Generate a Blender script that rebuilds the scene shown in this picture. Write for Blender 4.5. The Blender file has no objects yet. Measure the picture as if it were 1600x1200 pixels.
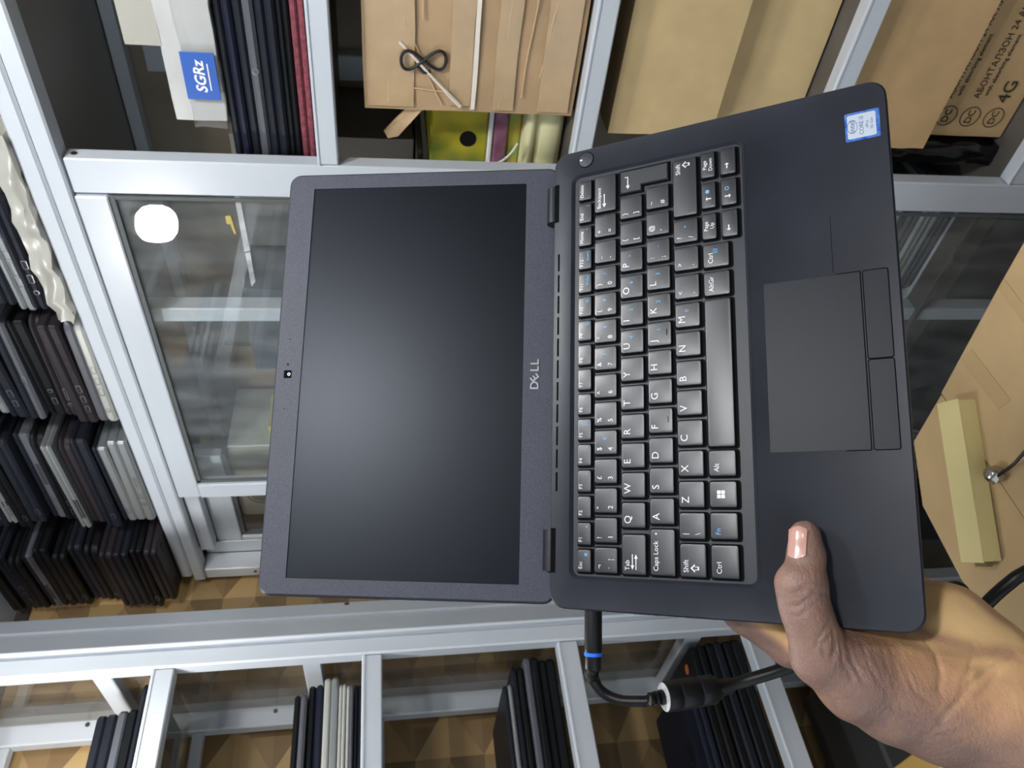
import bpy, math, random
import numpy as np
from mathutils import Vector, Matrix, noise
S = bpy.context.scene
C = S.collection
ZC = 1.42                     # eye height; the builders below work with z = 0 at eye level

# ------------------------------------------------------------------ camera
# phone held upright: the picture's left is the room's up, so the camera is rolled a quarter turn
RT = np.array([0.7213, -0.6925, -0.0148]); UP = np.array([0.1191, 0.1029, 0.9875]); FW = np.array([0.6823, 0.7141, -0.1567])
FPX = 1210.0
cd = bpy.data.cameras.new('camera'); cam = bpy.data.objects.new('camera', cd); C.objects.link(cam)
cd.sensor_fit = 'HORIZONTAL'; cd.sensor_width = 36; cd.lens = 36*FPX/1600; cd.clip_start = .02; cd.clip_end = 50
m = Matrix(((-UP[0], RT[0], -FW[0], 0), (-UP[1], RT[1], -FW[1], 0), (-UP[2], RT[2], -FW[2], ZC), (0, 0, 0, 1)))
cam.matrix_world = m
cd.dof.use_dof = True; cd.dof.focus_distance = .46; cd.dof.aperture_fstop = 26
S.camera = cam

# ------------------------------------------------------------------ world and exposure
w = bpy.data.worlds.new('world'); S.world = w; w.use_nodes = True
w.node_tree.nodes['Background'].inputs[0].default_value = (.80, .90, 1.0, 1)
w.node_tree.nodes['Background'].inputs[1].default_value = 1.0
S.view_settings.view_transform = 'Standard'; S.view_settings.look = 'None'
S.view_settings.gamma = 1; S.view_settings.use_curve_mapping = False
S.view_settings.exposure = 0.18
LAMPS = [((.48, -.02, .73), .052, 160.), ((.27, 1.215, .575), .044, 125.), ((.0, -.60, .70), .056, 150.)]   # bulbs: place, radius, emission

# ------------------------------------------------------------------ helpers
def lin(c):
    return tuple((v/255/12.92 if v/255 <= .04045 else ((v/255+.055)/1.055)**2.4) for v in c)
MATS = {}
def mat(name, rgb, rough=.5, metal=0., spec=.5, var=0., scale=30., bump=0., bscale=200., rgb2=None, coat=0., stretch=None, detail=4):
    if name in MATS: return MATS[name]
    M = bpy.data.materials.new(name); M.use_nodes = True; nt = M.node_tree; b = nt.nodes['Principled BSDF']
    c = lin(rgb); b.inputs['Base Color'].default_value = (*c, 1); b.inputs['Roughness'].default_value = rough
    b.inputs['Metallic'].default_value = metal; b.inputs['Specular IOR Level'].default_value = spec
    b.inputs['Coat Weight'].default_value = coat
    tc = nt.nodes.new('ShaderNodeTexCoord'); src = tc.outputs['Object']
    if stretch:
        mp = nt.nodes.new('ShaderNodeMapping'); mp.inputs['Scale'].default_value = stretch
        nt.links.new(src, mp.inputs[0]); src = mp.outputs[0]
    if var or rgb2:
        n = nt.nodes.new('ShaderNodeTexNoise'); n.inputs['Scale'].default_value = scale; n.inputs['Detail'].default_value = detail
        nt.links.new(src, n.inputs['Vector'])
        r = nt.nodes.new('ShaderNodeValToRGB'); r.color_ramp.elements[0].position = .32; r.color_ramp.elements[1].position = .68
        c2 = lin(rgb2) if rgb2 else tuple(min(1, v*(1+var)) for v in c); c1 = c if rgb2 else tuple(v*(1-var) for v in c)
        r.color_ramp.elements[0].color = (*c1, 1); r.color_ramp.elements[1].color = (*c2, 1)
        nt.links.new(n.outputs[0], r.inputs[0]); nt.links.new(r.outputs[0], b.inputs['Base Color'])
    if bump:
        n2 = nt.nodes.new('ShaderNodeTexNoise'); n2.inputs['Scale'].default_value = bscale; n2.inputs['Detail'].default_value = 5
        nt.links.new(src, n2.inputs['Vector'])
        bp = nt.nodes.new('ShaderNodeBump'); bp.inputs['Strength'].default_value = bump; bp.inputs['Distance'].default_value = .002
        nt.links.new(n2.outputs[0], bp.inputs['Height']); nt.links.new(bp.outputs[0], b.inputs['Normal'])
    MATS[name] = M
    return M

def glass_mat(name, tint, dust, dustcol, ior=1.5, streak=True):
    M = bpy.data.materials.new(name); M.use_nodes = True; nt = M.node_tree; nt.nodes.clear(); N = nt.nodes.new; L = nt.links.new
    out = N('ShaderNodeOutputMaterial'); tr = N('ShaderNodeBsdfTransparent'); tr.inputs[0].default_value = (*tint, 1)
    gl = N('ShaderNodeBsdfGlossy'); gl.inputs['Roughness'].default_value = .012
    lw = N('ShaderNodeLayerWeight'); lw.inputs['Blend'].default_value = .5
    pw = N('ShaderNodeMath'); pw.operation = 'POWER'; nt.links.new(lw.outputs['Facing'], pw.inputs[0]); pw.inputs[1].default_value = 5
    fr = N('ShaderNodeMath'); fr.operation = 'MULTIPLY_ADD'; nt.links.new(pw.outputs[0], fr.inputs[0]); fr.inputs[1].default_value = .95; fr.inputs[2].default_value = .045
    df = N('ShaderNodeBsdfDiffuse'); df.inputs[0].default_value = (*dustcol, 1)
    tc = N('ShaderNodeTexCoord'); mp = N('ShaderNodeMapping'); mp.inputs['Scale'].default_value = (1, 5, 1.6); mp.inputs['Rotation'].default_value = (.35, 0, 0)
    n = N('ShaderNodeTexNoise'); n.inputs['Scale'].default_value = 5; n.inputs['Detail'].default_value = 5
    L(tc.outputs['Object'], mp.inputs[0]); L(mp.outputs[0], n.inputs['Vector'])
    mr = N('ShaderNodeMapRange'); mr.inputs[1].default_value = .35; mr.inputs[2].default_value = .75; mr.inputs[3].default_value = dust*.45; mr.inputs[4].default_value = dust*1.7
    L(n.outputs[0], mr.inputs[0])
    m1 = N('ShaderNodeMixShader'); L(mr.outputs[0], m1.inputs[0]); L(tr.outputs[0], m1.inputs[1]); L(df.outputs[0], m1.inputs[2])
    m2 = N('ShaderNodeMixShader'); L(fr.outputs[0], m2.inputs[0]); L(m1.outputs[0], m2.inputs[1]); L(gl.outputs[0], m2.inputs[2])
    L(m2.outputs[0], out.inputs[0]); return M

def vinyl_mat():
    # printed faceted pattern: sharp triangles in four browns
    M = bpy.data.materials.new('vinyl_print'); M.use_nodes = True; nt = M.node_tree; N = nt.nodes.new; L = nt.links.new
    b = nt.nodes['Principled BSDF']; b.inputs['Roughness'].default_value = .42
    tc = N('ShaderNodeTexCoord'); sx = N('ShaderNodeSeparateXYZ'); L(tc.outputs['Object'], sx.inputs[0])
    def mth(op, a, bb=None):
        k = N('ShaderNodeMath'); k.operation = op
        for i, v in enumerate((a, bb)):
            if v is None: continue
            if isinstance(v, (int, float)): k.inputs[i].default_value = v
            else: L(v, k.inputs[i])
        return k.outputs[0]
    u = mth('MULTIPLY', sx.outputs[0], 1/.20); v = mth('MULTIPLY', sx.outputs[2], 1/.145)
    fv = mth('FRACT', v); t = mth('ABSOLUTE', mth('SUBTRACT', mth('MULTIPLY', fv, 2), 1))
    fu = mth('FRACT', mth('ADD', u, mth('MULTIPLY', mth('FLOOR', v), .0)))
    a = mth('GREATER_THAN', mth('ADD', fu, .0), mth('MULTIPLY', t, .55))           # outside the wedge
    a2 = mth('GREATER_THAN', fu, mth('ADD', .45, mth('MULTIPLY', t, .5)))          # second wedge
    h = mth('GREATER_THAN', fv, .5)
    val = mth('ADD', mth('ADD', mth('MULTIPLY', a, .38), mth('MULTIPLY', a2, .34)), mth('MULTIPLY', h, .18))
    n = N('ShaderNodeTexNoise'); n.inputs['Scale'].default_value = 14; n.inputs['Detail'].default_value = 4; L(tc.outputs['Object'], n.inputs['Vector'])
    val = mth('ADD', val, mth('MULTIPLY', mth('SUBTRACT', n.outputs[0], .5), .18))
    r = N('ShaderNodeValToRGB'); e = r.color_ramp.elements
    e[0].position = 0; e[0].color = (*lin((196, 164, 114)), 1); e[1].position = 1; e[1].color = (*lin((88, 72, 52)), 1)
    k = e.new(.4); k.color = (*lin((138, 112, 78)), 1); k = e.new(.72); k.color = (*lin((164, 136, 96)), 1)
    L(val, r.inputs[0]); L(r.outputs[0], b.inputs['Base Color']); return M

def rrect(x0, x1, y0, y1, r, n=4):
    r = max(1e-5, min(r, (x1-x0)/2-1e-6, (y1-y0)/2-1e-6)); P = []
    for cx, cy, a0 in ((x1-r, y0+r, -90), (x1-r, y1-r, 0), (x0+r, y1-r, 90), (x0+r, y0+r, 180)):
        for i in range(n+1):
            a = math.radians(a0+90*i/n); P.append((cx+r*math.cos(a), cy+r*math.sin(a)))
    return P
def loft(rings, cap0=True, cap1=True):
    n = len(rings[0]); V = [tuple(p) for R_ in rings for p in R_]; Fc = []
    for k in range(len(rings)-1):
        for i in range(n):
            j = (i+1) % n; Fc.append((k*n+i, k*n+j, (k+1)*n+j, (k+1)*n+i))
    if cap0: Fc.append(tuple(range(n-1, -1, -1)))
    if cap1: Fc.append(tuple(range((len(rings)-1)*n, len(rings)*n)))
    return V, Fc
def slab(x0, x1, y0, y1, z0, z1, r=.01, bev=.001, n=4, ctop=None):
    bt = bev if ctop is None else ctop
    R_ = []
    for ins, z in ((bev, z0), (0, z0+bev), (0, z1-bt), (bt, z1)):
        R_.append([(x, y, z) for x, y in rrect(x0+ins, x1-ins, y0+ins, y1-ins, max(r-ins, .0002), n)])
    return loft(R_)
def box(x0, x1, y0, y1, z0, z1, bev=.0015):
    bev = min(bev, (x1-x0)/3, (y1-y0)/3, (z1-z0)/3)
    return slab(x0, x1, y0, y1, z0, z1, bev, bev, 1)
def join(*ms):
    V, Fc = [], []
    for v, f in ms:
        o = len(V); V += list(v); Fc += [tuple(i+o for i in q) for q in f]
    return V, Fc
def tube(path, rad, n=12, caps=True):
    P = [Vector(p) for p in path]; k = len(P); rad = rad if isinstance(rad, (list, tuple)) else [rad]*k
    T = [(P[min(i+1, k-1)]-P[max(i-1, 0)]).normalized() for i in range(k)]
    a = T[0].orthogonal().normalized(); R_ = []
    for i in range(k):
        if i:
            q = T[i-1].rotation_difference(T[i]); a = (q @ a); a = (a-T[i]*a.dot(T[i])).normalized()
        bb = T[i].cross(a)
        R_.append([tuple(P[i]+(a*math.cos(2*math.pi*j/n)+bb*math.sin(2*math.pi*j/n))*rad[i]) for j in range(n)])
    return loft(R_, caps, caps)
def spline(pts, n=8):
    P = [Vector(p) for p in pts]; P = [2*P[0]-P[1]]+P+[2*P[-1]-P[-2]]; out = []
    for i in range(1, len(P)-2):
        for k in range(n):
            t = k/n; a, b_, c, d = P[i-1], P[i], P[i+1], P[i+2]
            out.append(.5*((2*b_)+(c-a)*t+(2*a-5*b_+4*c-d)*t*t+(3*b_-a-3*c+d)*t**3))
    out.append(P[-2]); return out
def lathe(profile, n=24):
    return loft([[(r*math.cos(2*math.pi*j/n), r*math.sin(2*math.pi*j/n), z) for j in range(n)] for r, z in profile])
def xform(me, M_):
    V, Fc = me; return [tuple(M_ @ Vector(v)) for v in V], Fc
def crumple(me, amp, sc, seed=0):
    V, Fc = me; o = Vector((seed*7.3, seed*3.1, seed*1.7)); out = []
    for v in V:
        p = Vector(v); d = noise.noise_vector(p*sc+o)+.5*noise.noise_vector(p*sc*2.3+o); out.append(tuple(p+d*amp))
    return out, Fc
def gridbox(x0, x1, y0, y1, z0, z1, n=8):
    # box with subdivided sides, for soft crumpled things
    import bmesh
    bm = bmesh.new(); bmesh.ops.create_cube(bm, size=1); bmesh.ops.subdivide_edges(bm, edges=bm.edges[:], cuts=n, use_grid_fill=True)
    V = [((v.co.x+.5)*(x1-x0)+x0, (v.co.y+.5)*(y1-y0)+y0, (v.co.z+.5)*(z1-z0)+z0) for v in bm.verts]
    bm.verts.index_update(); Fc = [tuple(v.index for v in f.verts) for f in bm.faces]; bm.free(); return V, Fc

ORG = {}
def rawmesh(name, me, mats, smooth=30, idx=None):
    M = bpy.data.meshes.new(name); M.from_pydata([tuple(v) for v in me[0]], [], me[1])
    for x in (mats if isinstance(mats, (list, tuple)) else [mats]): M.materials.append(x)
    if idx: M.polygons.foreach_set('material_index', idx)
    if smooth:
        M.shade_smooth(); M.set_sharp_from_angle(angle=math.radians(smooth))
    M.update(); return M
def tag(o, label=None, cat=None, group=None, kind=None):
    for k, v in (('label', label), ('category', cat), ('group', group), ('kind', kind)):
        if v: o[k] = v
    return o
def thing(name, label, cat, loc, group=None, rot=None, kind=None):
    o = bpy.data.objects.new(name, None); C.objects.link(o); o.empty_display_size = .05
    o.location = (loc[0], loc[1], loc[2]+ZC)
    if rot: o.rotation_euler = rot
    ORG[o] = Vector(o.location); return tag(o, label, cat, group, kind)
def part(name, me, mats, parent, local=False, smooth=30, label=None, idx=None):
    # me in room coordinates (z = 0 at eye level) unless local
    if not local:
        o0 = ORG[parent]; me = ([(v[0]-o0.x, v[1]-o0.y, v[2]+ZC-o0.z) for v in me[0]], me[1])
    o = bpy.data.objects.new(name, rawmesh(name, me, mats, smooth, idx)); C.objects.link(o); o.parent = parent
    ORG[o] = ORG.get(parent)
    if label: o['label'] = label
    return o
def solo(name, me, mats, label=None, cat=None, group=None, kind=None, smooth=30):
    V = np.array(me[0]); c = Vector(((V[:, 0].min()+V[:, 0].max())/2, (V[:, 1].min()+V[:, 1].max())/2, V[:, 2].min()))
    me = ([tuple(Vector(v)-c) for v in me[0]], me[1])
    o = bpy.data.objects.new(name, rawmesh(name, me, mats, smooth)); C.objects.link(o); o.location = (c.x, c.y, c.z+ZC)
    ORG[o] = Vector(o.location); return tag(o, label, cat, group, kind)
TXT = {}
def text(s, size, align='LEFT', ext=.00004, shear=0., bold=0.):
    k = (s, size, align, ext, shear, bold)
    if k not in TXT:
        cu = bpy.data.curves.new('t', 'FONT'); cu.body = s; cu.size = size; cu.align_x = align; cu.align_y = 'CENTER'; cu.extrude = ext
        cu.resolution_u = 3; cu.shear = shear; cu.offset = bold
        ob = bpy.data.objects.new('t', cu); me = bpy.data.meshes.new_from_object(ob)
        TXT[k] = ([tuple(v.co) for v in me.vertices], [tuple(p.vertices) for p in me.polygons])
        bpy.data.objects.remove(ob); bpy.data.curves.remove(cu); bpy.data.meshes.remove(me)
    return TXT[k]
def T(x, y, z): return Matrix.Translation((x, y, z))
def ray(px, py):
    r, u = -(py-600.), -(px-800.); return (RT*r+UP*u+FW*FPX)/FPX
def onX(px, py, X): d = ray(px, py); return Vector(d*(X/d[0]))
def onY(px, py, Y): d = ray(px, py); return Vector(d*(Y/d[1]))
def onZ(px, py, Z): d = ray(px, py); return Vector(d*(Z/d[2]))
def atD(px, py, D): return Vector(ray(px, py)*D)
rnd = random.Random(5)

# ------------------------------------------------------------------ materials
ALU = mat('white_aluminium', (198, 204, 211), .28, 0, .5, var=.03, scale=6, bump=.03, bscale=60)
ALU_IN = ALU
GASKET = mat('grey_gasket', (84, 88, 88), .6)
SHELF = mat('grey_board', (92, 88, 82), .5, var=.15, scale=12)
DARKBACK = mat('brown_backboard', (150, 138, 120), .6, var=.2, scale=8)
SCREW = mat('screw_steel', (110, 108, 104), .35, .9)
VINYL = vinyl_mat()
GLASS = glass_mat('dusty_glass', (.96, .98, .98), .08, (.62, .66, .68))
GLASSB = glass_mat('side_glass', (.86, .84, .80), .07, (.6, .58, .52))
KRAFT = mat('kraft_carton', (196, 162, 116), .75, var=.07, scale=18, bump=.15, bscale=60)
KRAFT2 = mat('kraft_carton_pale', (206, 180, 132), .75, var=.06, scale=22, bump=.2, bscale=50)
KRAFT3 = mat('kraft_carton_pinkish', (178, 149, 113), .6, var=.1, scale=14, bump=.6, bscale=18)
TAPE = mat('clear_tape', (184, 155, 116), .16, 0, .8, var=.08, scale=20, bump=.5, bscale=22)
INK = mat('carton_ink', (52, 44, 32), .8)
BLACKP = mat('black_plastic', (18, 19, 22), .42, 0, .25, var=.2, scale=40)
DARKP = mat('charcoal_plastic', (28, 31, 39), .45, 0, .25, var=.15, scale=40)
NAVYP = mat('navy_plastic', (28, 32, 48), .45, 0, .25)
GREYP = mat('grey_plastic', (84, 86, 92), .4)
SILVER = mat('silver_shell', (160, 164, 165), .28, .55)
PALEP = mat('pale_silver', (184, 184, 178), .35, .2)
BROWNP = mat('brown_plastic', (42, 37, 41), .45, 0, .25)
MAROON = mat('maroon_fabric', (122, 58, 68), .8, var=.35, scale=180)
METAL = mat('port_metal', (150, 152, 156), .3, .9)
HOLE = mat('port_dark', (10, 11, 13), .6)

# ------------------------------------------------------------------ room shell
YW, XW, ZCEIL = 1.72, 1.42, .837
tag(solo('floor', box(-2.4, XW+.1, -2.6, YW+.1, -ZC-.05, -ZC), mat('floor_screed', (120, 114, 106), .7, var=.2, scale=5)), kind='structure')
tag(solo('wall_left', box(-1.6, XW+.1, YW, YW+.06, -ZC, ZCEIL-.012), VINYL), kind='structure')
tag(solo('wall_right', box(XW, XW+.06, -2.54, YW, -ZC, ZCEIL), mat('back_wall_paint', (120, 112, 100), .7, var=.1, scale=4)), kind='structure')
tag(solo('ceiling', box(-2.4, XW+.1, -2.6, YW+.1, ZCEIL, ZCEIL+.05), mat('ceiling_paint', (166, 174, 186), .7, var=.05, scale=3)), kind='structure')
tag(solo('wall_back', box(-2.4, XW+.1, -2.6, -2.54, -ZC, ZCEIL), mat('rear_wall_paint', (58, 62, 72), .8, var=.1, scale=3)), kind='structure')
tag(solo('top_strip_1', box(-1.6, XW, YW-.004, YW-.0005, ZCEIL-.03, ZCEIL-.0005), mat('dark_brown', (58, 52, 48), .6)), kind='structure')  # narrow dark strip along the top of the patterned wall

# ------------------------------------------------------------------ lamps
GLOWS = []
for i, (p, r, e) in enumerate(LAMPS):
    t = thing('led_bulb', ('white LED bulb hanging above the held laptop', 'white LED bulb mirrored in the glass sliding door', 'white LED bulb hanging just behind the viewer')[i], 'light bulb', p, 'hanging LED bulbs')
    g = mat('bulb_glow_%d' % i, (255, 255, 255)); b = g.node_tree.nodes['Principled BSDF']
    b.inputs['Emission Color'].default_value = (1., .985, .96, 1); b.inputs['Emission Strength'].default_value = e
    part('bulb_dome', xform(lathe([(.002, -r*1.05), (r*.55, -r*.98), (r*.86, -r*.72), (r, -r*.3), (r, r*.35), (r*.9, r*.75), (r*.6, r*1.02)], 24), T(*p)), g, t, smooth=60)
    part('bulb_collar', xform(lathe([(r*.6, r*1.02), (r*.62, r*1.1), (r*.4, r*1.6), (r*.4, r*2.1), (r*.3, r*2.15)], 20), T(*p)), mat('bulb_socket', (235, 235, 232), .4), t)
    part('cord', tube([(p[0], p[1], p[2]+r*2.1), (p[0], p[1], ZCEIL)], .0035, 8), mat('white_cord', (225, 225, 220), .5), t)

# ------------------------------------------------------------------ display cabinet along the right wall
cabA = thing('display_cabinet', 'tall white aluminium display cabinet with glass sliding door and open carton shelves', 'cabinet', (1.2, .8, -ZC))
A = lambda n, me, m_=ALU, **k: part(n, me, m_, cabA, **k)
Y0 = -.45
top = A('top_rail', join(box(.992, 1.03, Y0, 1.672, .4575, .483, .004), box(.9935, 1.03, Y0, 1.69, .4315, .4565, .003), box(1.0, 1.03, Y0, 1.672, .45, .465, .001)))
A('top_panel', box(1.03, 1.405, Y0, 1.69, .452, .478), mat('grey_panel', (138, 137, 136), .5, var=.06, scale=5))
A('back_rail', box(1.355, 1.385, Y0, 1.69, .428, .45))
A('back_panel', box(1.39, 1.405, Y0, 1.69, -ZC, .45), DARKBACK)
p1 = A('post', box(1.0, 1.027, .595, .649, -ZC, .4295, .002))
A('post', box(1.03, 1.062, .886, .915, -ZC, .43, .002))
A('post', box(1.0, 1.045, 1.655, 1.692, -ZC, .431, .002))
A('post', box(1.362, 1.389, .595, .64, -ZC, .40, .002)); A('post', box(1.362, 1.389, 1.645, 1.69, -ZC, .40, .002))
for y in (Y0-.03,): A('post', box(1.0, 1.027, y, y+.05, -ZC, .43))
part('screw', xform(lathe([(.0001, .0), (.0042, .0002), (.0042, .0012), (.002, .0016), (.0001, .001)], 12), T(1.013, .5948, .4175) @ Matrix.Rotation(math.radians(90), 4, 'X')), SCREW, p1)
SH = {1: (.066, .095), 2: (-.297, -.268), 3: (-.662, -.631), 4: (-1.035, -1.0)}
for k, (a, b) in SH.items():
    A('shelf_bar', join(box(1.0, 1.024, Y0+.02, .594, a, b, .002), box(.9985, 1.0, Y0+.02, .594, b-.004, b-.001, .0005)))
    A('shelf_board', box(1.024, 1.39, Y0+.02, 1.655 if k > 1 else .64, b-.016, b-.004), SHELF)
    if k > 2: A('shelf_bar', box(1.064, 1.088, .652, 1.655, a, b, .002))
# a lower pair of shelf strips continues behind the glass
# sliding door, its glass and the end frame
door = A('sliding_door', join(box(.996, 1.018, .652, 1.366, .386, .4295, .002), box(.994, 1.018, 1.323, 1.366, -1.2, .3855, .002), box(.996, 1.018, .652, 1.366, -1.25, -1.2, .002)))
dpane = part('glass_pane', box(1.004, 1.008, .652, 1.324, -1.2, .3865, .0005), GLASS, door)
part('gasket', join(box(1.0, 1.0035, .652, 1.322, .378, .3855, .0005), box(1.0, 1.0035, 1.3155, 1.3225, -1.2, .3855, .0005), box(1.0, 1.0035, .6525, .658, -1.2, .378, .0005)), GASKET, door)
CLOUDY = glass_mat('cloudy_tape', (.95, .96, .97), .38, (.8, .82, .84))
tp = [onX(x, y, 1.0030) for x, y in ((366, 306), (374, 306), (391, 392), (382, 394))]
part('tape_strip', loft([[tuple(p+Vector((d, 0, 0))) for p in tp] for d in (0, .0008)]), CLOUDY, door, smooth=0)
tp = [onX(x, y, 1.0030) for x, y in ((383, 396), (391, 394), (399, 440), (393, 448))]
part('tape_strip', loft([[tuple(p+Vector((d, 0, 0))) for p in tp] for d in (0, .0008)]), CLOUDY, door, smooth=0)
for L_y in (((352, 338), (360, 337), (365, 351), (354, 350)), ((360, 351), (364, 350), (369, 365), (366, 366))):
    tp = [onX(x, y, 1.0030) for x, y in L_y]
    part('sticker_scrap', loft([[tuple(p+Vector((d, 0, 0))) for p in tp] for d in (0, .0006)]), mat('yellow_scrap', (190, 170, 80), .5), door, smooth=0)
d2 = A('inner_door', join(box(1.05, 1.072, 1.30, 1.652, .345, .40, .002), box(1.05, 1.072, 1.60, 1.652, -1.2, .3445, .002), box(1.05, 1.072, 1.30, 1.652, -1.25, -1.2, .002)))
part('glass_pane', box(1.06, 1.0635, 1.302, 1.60, -1.2, .345, .0005), GLASSB, d2)
part('gasket', join(box(1.055, 1.0595, 1.302, 1.5995, .335, .3445, .0005), box(1.055, 1.0595, 1.592, 1.5995, -1.2, .3345, .0005)), GASKET, d2)
A('inner_jamb', join(box(1.045, 1.049, 1.61, 1.655, -1.2, .43), box(1.018, 1.05, 1.367, 1.6, .40, .4295)))
part('screw', xform(lathe([(.0001, 0), (.004, .0002), (.004, .0012), (.0001, .001)], 12), T(.9998, 1.672, .318) @ Matrix.Rotation(math.radians(-90), 4, 'Y')), SCREW, p1)

# ------------------------------------------------------------------ shelf cabinet along the left wall
YB = 1.37
cabB = thing('shelf_cabinet', 'white aluminium shelf cabinet holding closed laptops against the patterned wall', 'cabinet', (.1, 1.5, -ZC))
B = lambda n, me, m_=ALU, **k: part(n, me, m_, cabB, **k)
XL = -.75
B('post', join(box(.636, .668, YB-.004, YB+.028, -ZC, .80, .003), box(.669, .6815, YB-.0005, YB+.028, -ZC, .80, .002), box(.6725, .679, YB-.012, YB-.0005, -ZC, .80, .002)))
# corner filler plate that folds back from the post
q0, q1 = Vector((.683, YB+.004, 0)), Vector((.7816, YB+.079, 0)); dv = (q1-q0).normalized(); nv = Vector((dv.y, -dv.x, 0))
def plate(a, b, thick, off):
    P = [q0+dv*a+nv*off, q0+dv*b+nv*off, q0+dv*b+nv*(off-thick), q0+dv*a+nv*(off-thick)]
    return loft([[(p.x, p.y, z) for p in P] for z in (-ZC, .80)])
L_ = (q1-q0).length
B('corner_plate', join(plate(0, L_*.62, .004, 0), plate(L_*.62, L_, .004, .003), plate(L_*.58, L_*.62, .005, .004)))
ps = q0+dv*(L_*.93)+nv*.0032
B('screw', xform(lathe([(.0001, 0), (.005, .0002), (.005, .0014), (.0001, .001)], 12), T(ps.x, ps.y, .09) @ Matrix.Rotation(math.atan2(nv.y, nv.x), 4, 'Z') @ Matrix.Rotation(math.radians(90), 4, 'Y')), SCREW)
B('post', box(.630, .688, 1.65, 1.68, -ZC, .80, .003))
B('post', box(XL, XL+.04, YB, YB+.03, -ZC, .80)); B('post', box(XL, XL+.04, 1.65, 1.68, -ZC, .80))
BZ = {0: (.735, .77), 1: (.378, .415), 2: (.0205, .056), 3: (-.344, -.305), 4: (-.72, -.68), 5: (-1.10, -1.06)}
for k, (a, b) in BZ.items():
    B('shelf_bar', join(box(XL+.04, .6355, YB, YB+.028, a, b, .002), box(XL+.04, .6355, YB-.0015, YB, b-.006, b-.002, .0005)))
    B('shelf_board', box(XL, .66, YB+.0285, 1.70, b-.010, b-.004, .0005), GLASSB)
    if k < 5: B('rear_rail', box(XL+.04, .63, 1.655, 1.678, a, b-.016))
    if k in (1, 2, 4): B('side_bar', box(.640, .664, YB+.03, 1.649, b+.075, b+.108, .002))
B('side_pane', box(.668, .672, YB+.03, 1.65, -ZC+.02, .79, .0005), GLASSB)
for x, y, z in ((.66, 1.6495, .60), (.658, 1.6495, .24)):
    B('screw', xform(lathe([(.0001, 0), (.0045, .0002), (.0045, .0012), (.0001, .001)], 12), T(x, y, z) @ Matrix.Rotation(math.radians(90), 4, 'X')), SCREW)

# ------------------------------------------------------------------ closed laptops
def portmesh():
    out = {}
    for nm, (w_, h_) in {'usb': (.0135, .006), 'hdmi': (.0155, .0062), 'card': (.026, .0032), 'jack': (.0065, .0065)}.items():
        r = h_*.5 if nm == 'jack' else .001
        o = rrect(-w_/2-.001, w_/2+.001, -h_/2-.001, h_/2+.001, r+.0005, 3); i_ = rrect(-w_/2, w_/2, -h_/2, h_/2, r, 3)
        R_ = [[(x, .001, z) for x, z in o], [(x, -.0004, z) for x, z in o], [(x, -.0005, z) for x, z in i_], [(x, .0006, z) for x, z in i_]]
        me = loft(R_, False, True); n = len(o); out[nm] = rawmesh('port', me, [METAL, HOLE], 30, [0]*(2*n)+[1]*(n+1))
    return out
PORTS = portmesh()
VENTM = rawmesh('vent', join(*[box(-.03+i*.0045, -.0275+i*.0045, -.0005, .001, -.004, .004, .0003) for i in range(14)]), HOLE, 0)
FOOT = rawmesh('rubber_foot', box(-.015, .015, -.004, .004, 0, .0014, .0003), BLACKP, 0)
def laptop_closed(label, loc, rotz, L, D, th, cb, cl, ports='', tilt=0., group=None, vent=False, seam=.42, rcorner=.012, ptone=None):
    t = thing('closed_laptop', label, 'laptop', loc, group); t.rotation_euler = (tilt, 0, rotz)
    zs = th*(1-seam)
    part('base', slab(-L/2, L/2, -D/2, D/2, .0012, zs-.0008, rcorner, min(.004, zs*.3), 4), cb, t, local=True)
    part('lid', slab(-L/2+.001, L/2-.001, -D/2+.001, D/2-.001, zs, th, rcorner, min(.003, th*.15), 4), cl, t, local=True)
    for fx in (-L*.35, L*.35):
        for fy in (-D*.4, D*.4):
            o = bpy.data.objects.new('rubber_foot', FOOT); C.objects.link(o); o.parent = t; o.location = (fx, fy, 0)
    x = -L/2+.04
    for c in ports:
        if c == 'v':
            o = bpy.data.objects.new('vent', VENTM); C.objects.link(o); o.parent = t; o.location = (x+.03, -D/2, zs*.52); x += .075; continue
        if c == '.': x += .02; continue
        nm = {'u': 'usb', 'h': 'hdmi', 'c': 'card', 'j': 'jack'}[c]
        o = bpy.data.objects.new('port', PORTS[nm]); C.objects.link(o); o.parent = t; o.location = (x, -D/2, zs*.52); x += .026
    return t
NUM = ['lowest', 'second', 'third', 'fourth', 'fifth', 'sixth', 'seventh', 'eighth', 'ninth', 'tenth', 'eleventh', 'twelfth', 'thirteenth', 'fourteenth', 'fifteenth', 'sixteenth']
COLS = {'k': (BLACKP, BLACKP, 'black'), 'd': (DARKP, DARKP, 'charcoal'), 'n': (NAVYP, DARKP, 'navy'), 'g': (GREYP, DARKP, 'grey'), 's': (SILVER, SILVER, 'silver'),
        'w': (PALEP, GREYP, 'pale silver'), 'b': (BROWNP, BROWNP, 'brown-black'), 'S': (SILVER, DARKP, 'dark-lidded silver')}
def pile(spec, where, z0, xf, ya, yb, D, seed, group, rotz=-math.pi/2):
    r = random.Random(seed); z = z0
    for i, (c, th, po) in enumerate(spec):
        cb, cl, cn = COLS[c]; L = (yb-ya)*r.uniform(.86, .98); yc = min((ya+yb)/2+r.uniform(-.008, .008), 1.715-L/2-.012); x = xf+D/2+abs(r.gauss(0, .016))
        lab = '%s closed laptop, %s%s in %s' % (cn, NUM[i], ' from the bottom' if i else '', where)
        laptop_closed(lab, (x, yc, z), rotz+(r.uniform(-.04, .04) if yc < 1.4 else r.uniform(-.03, .03)), L, D, th, cb, cl, po, group=group, rcorner=r.choice((.006, .012, .02)), seam=r.choice((.3, .38, .45)))
        z += th+.0004
    return z
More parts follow.
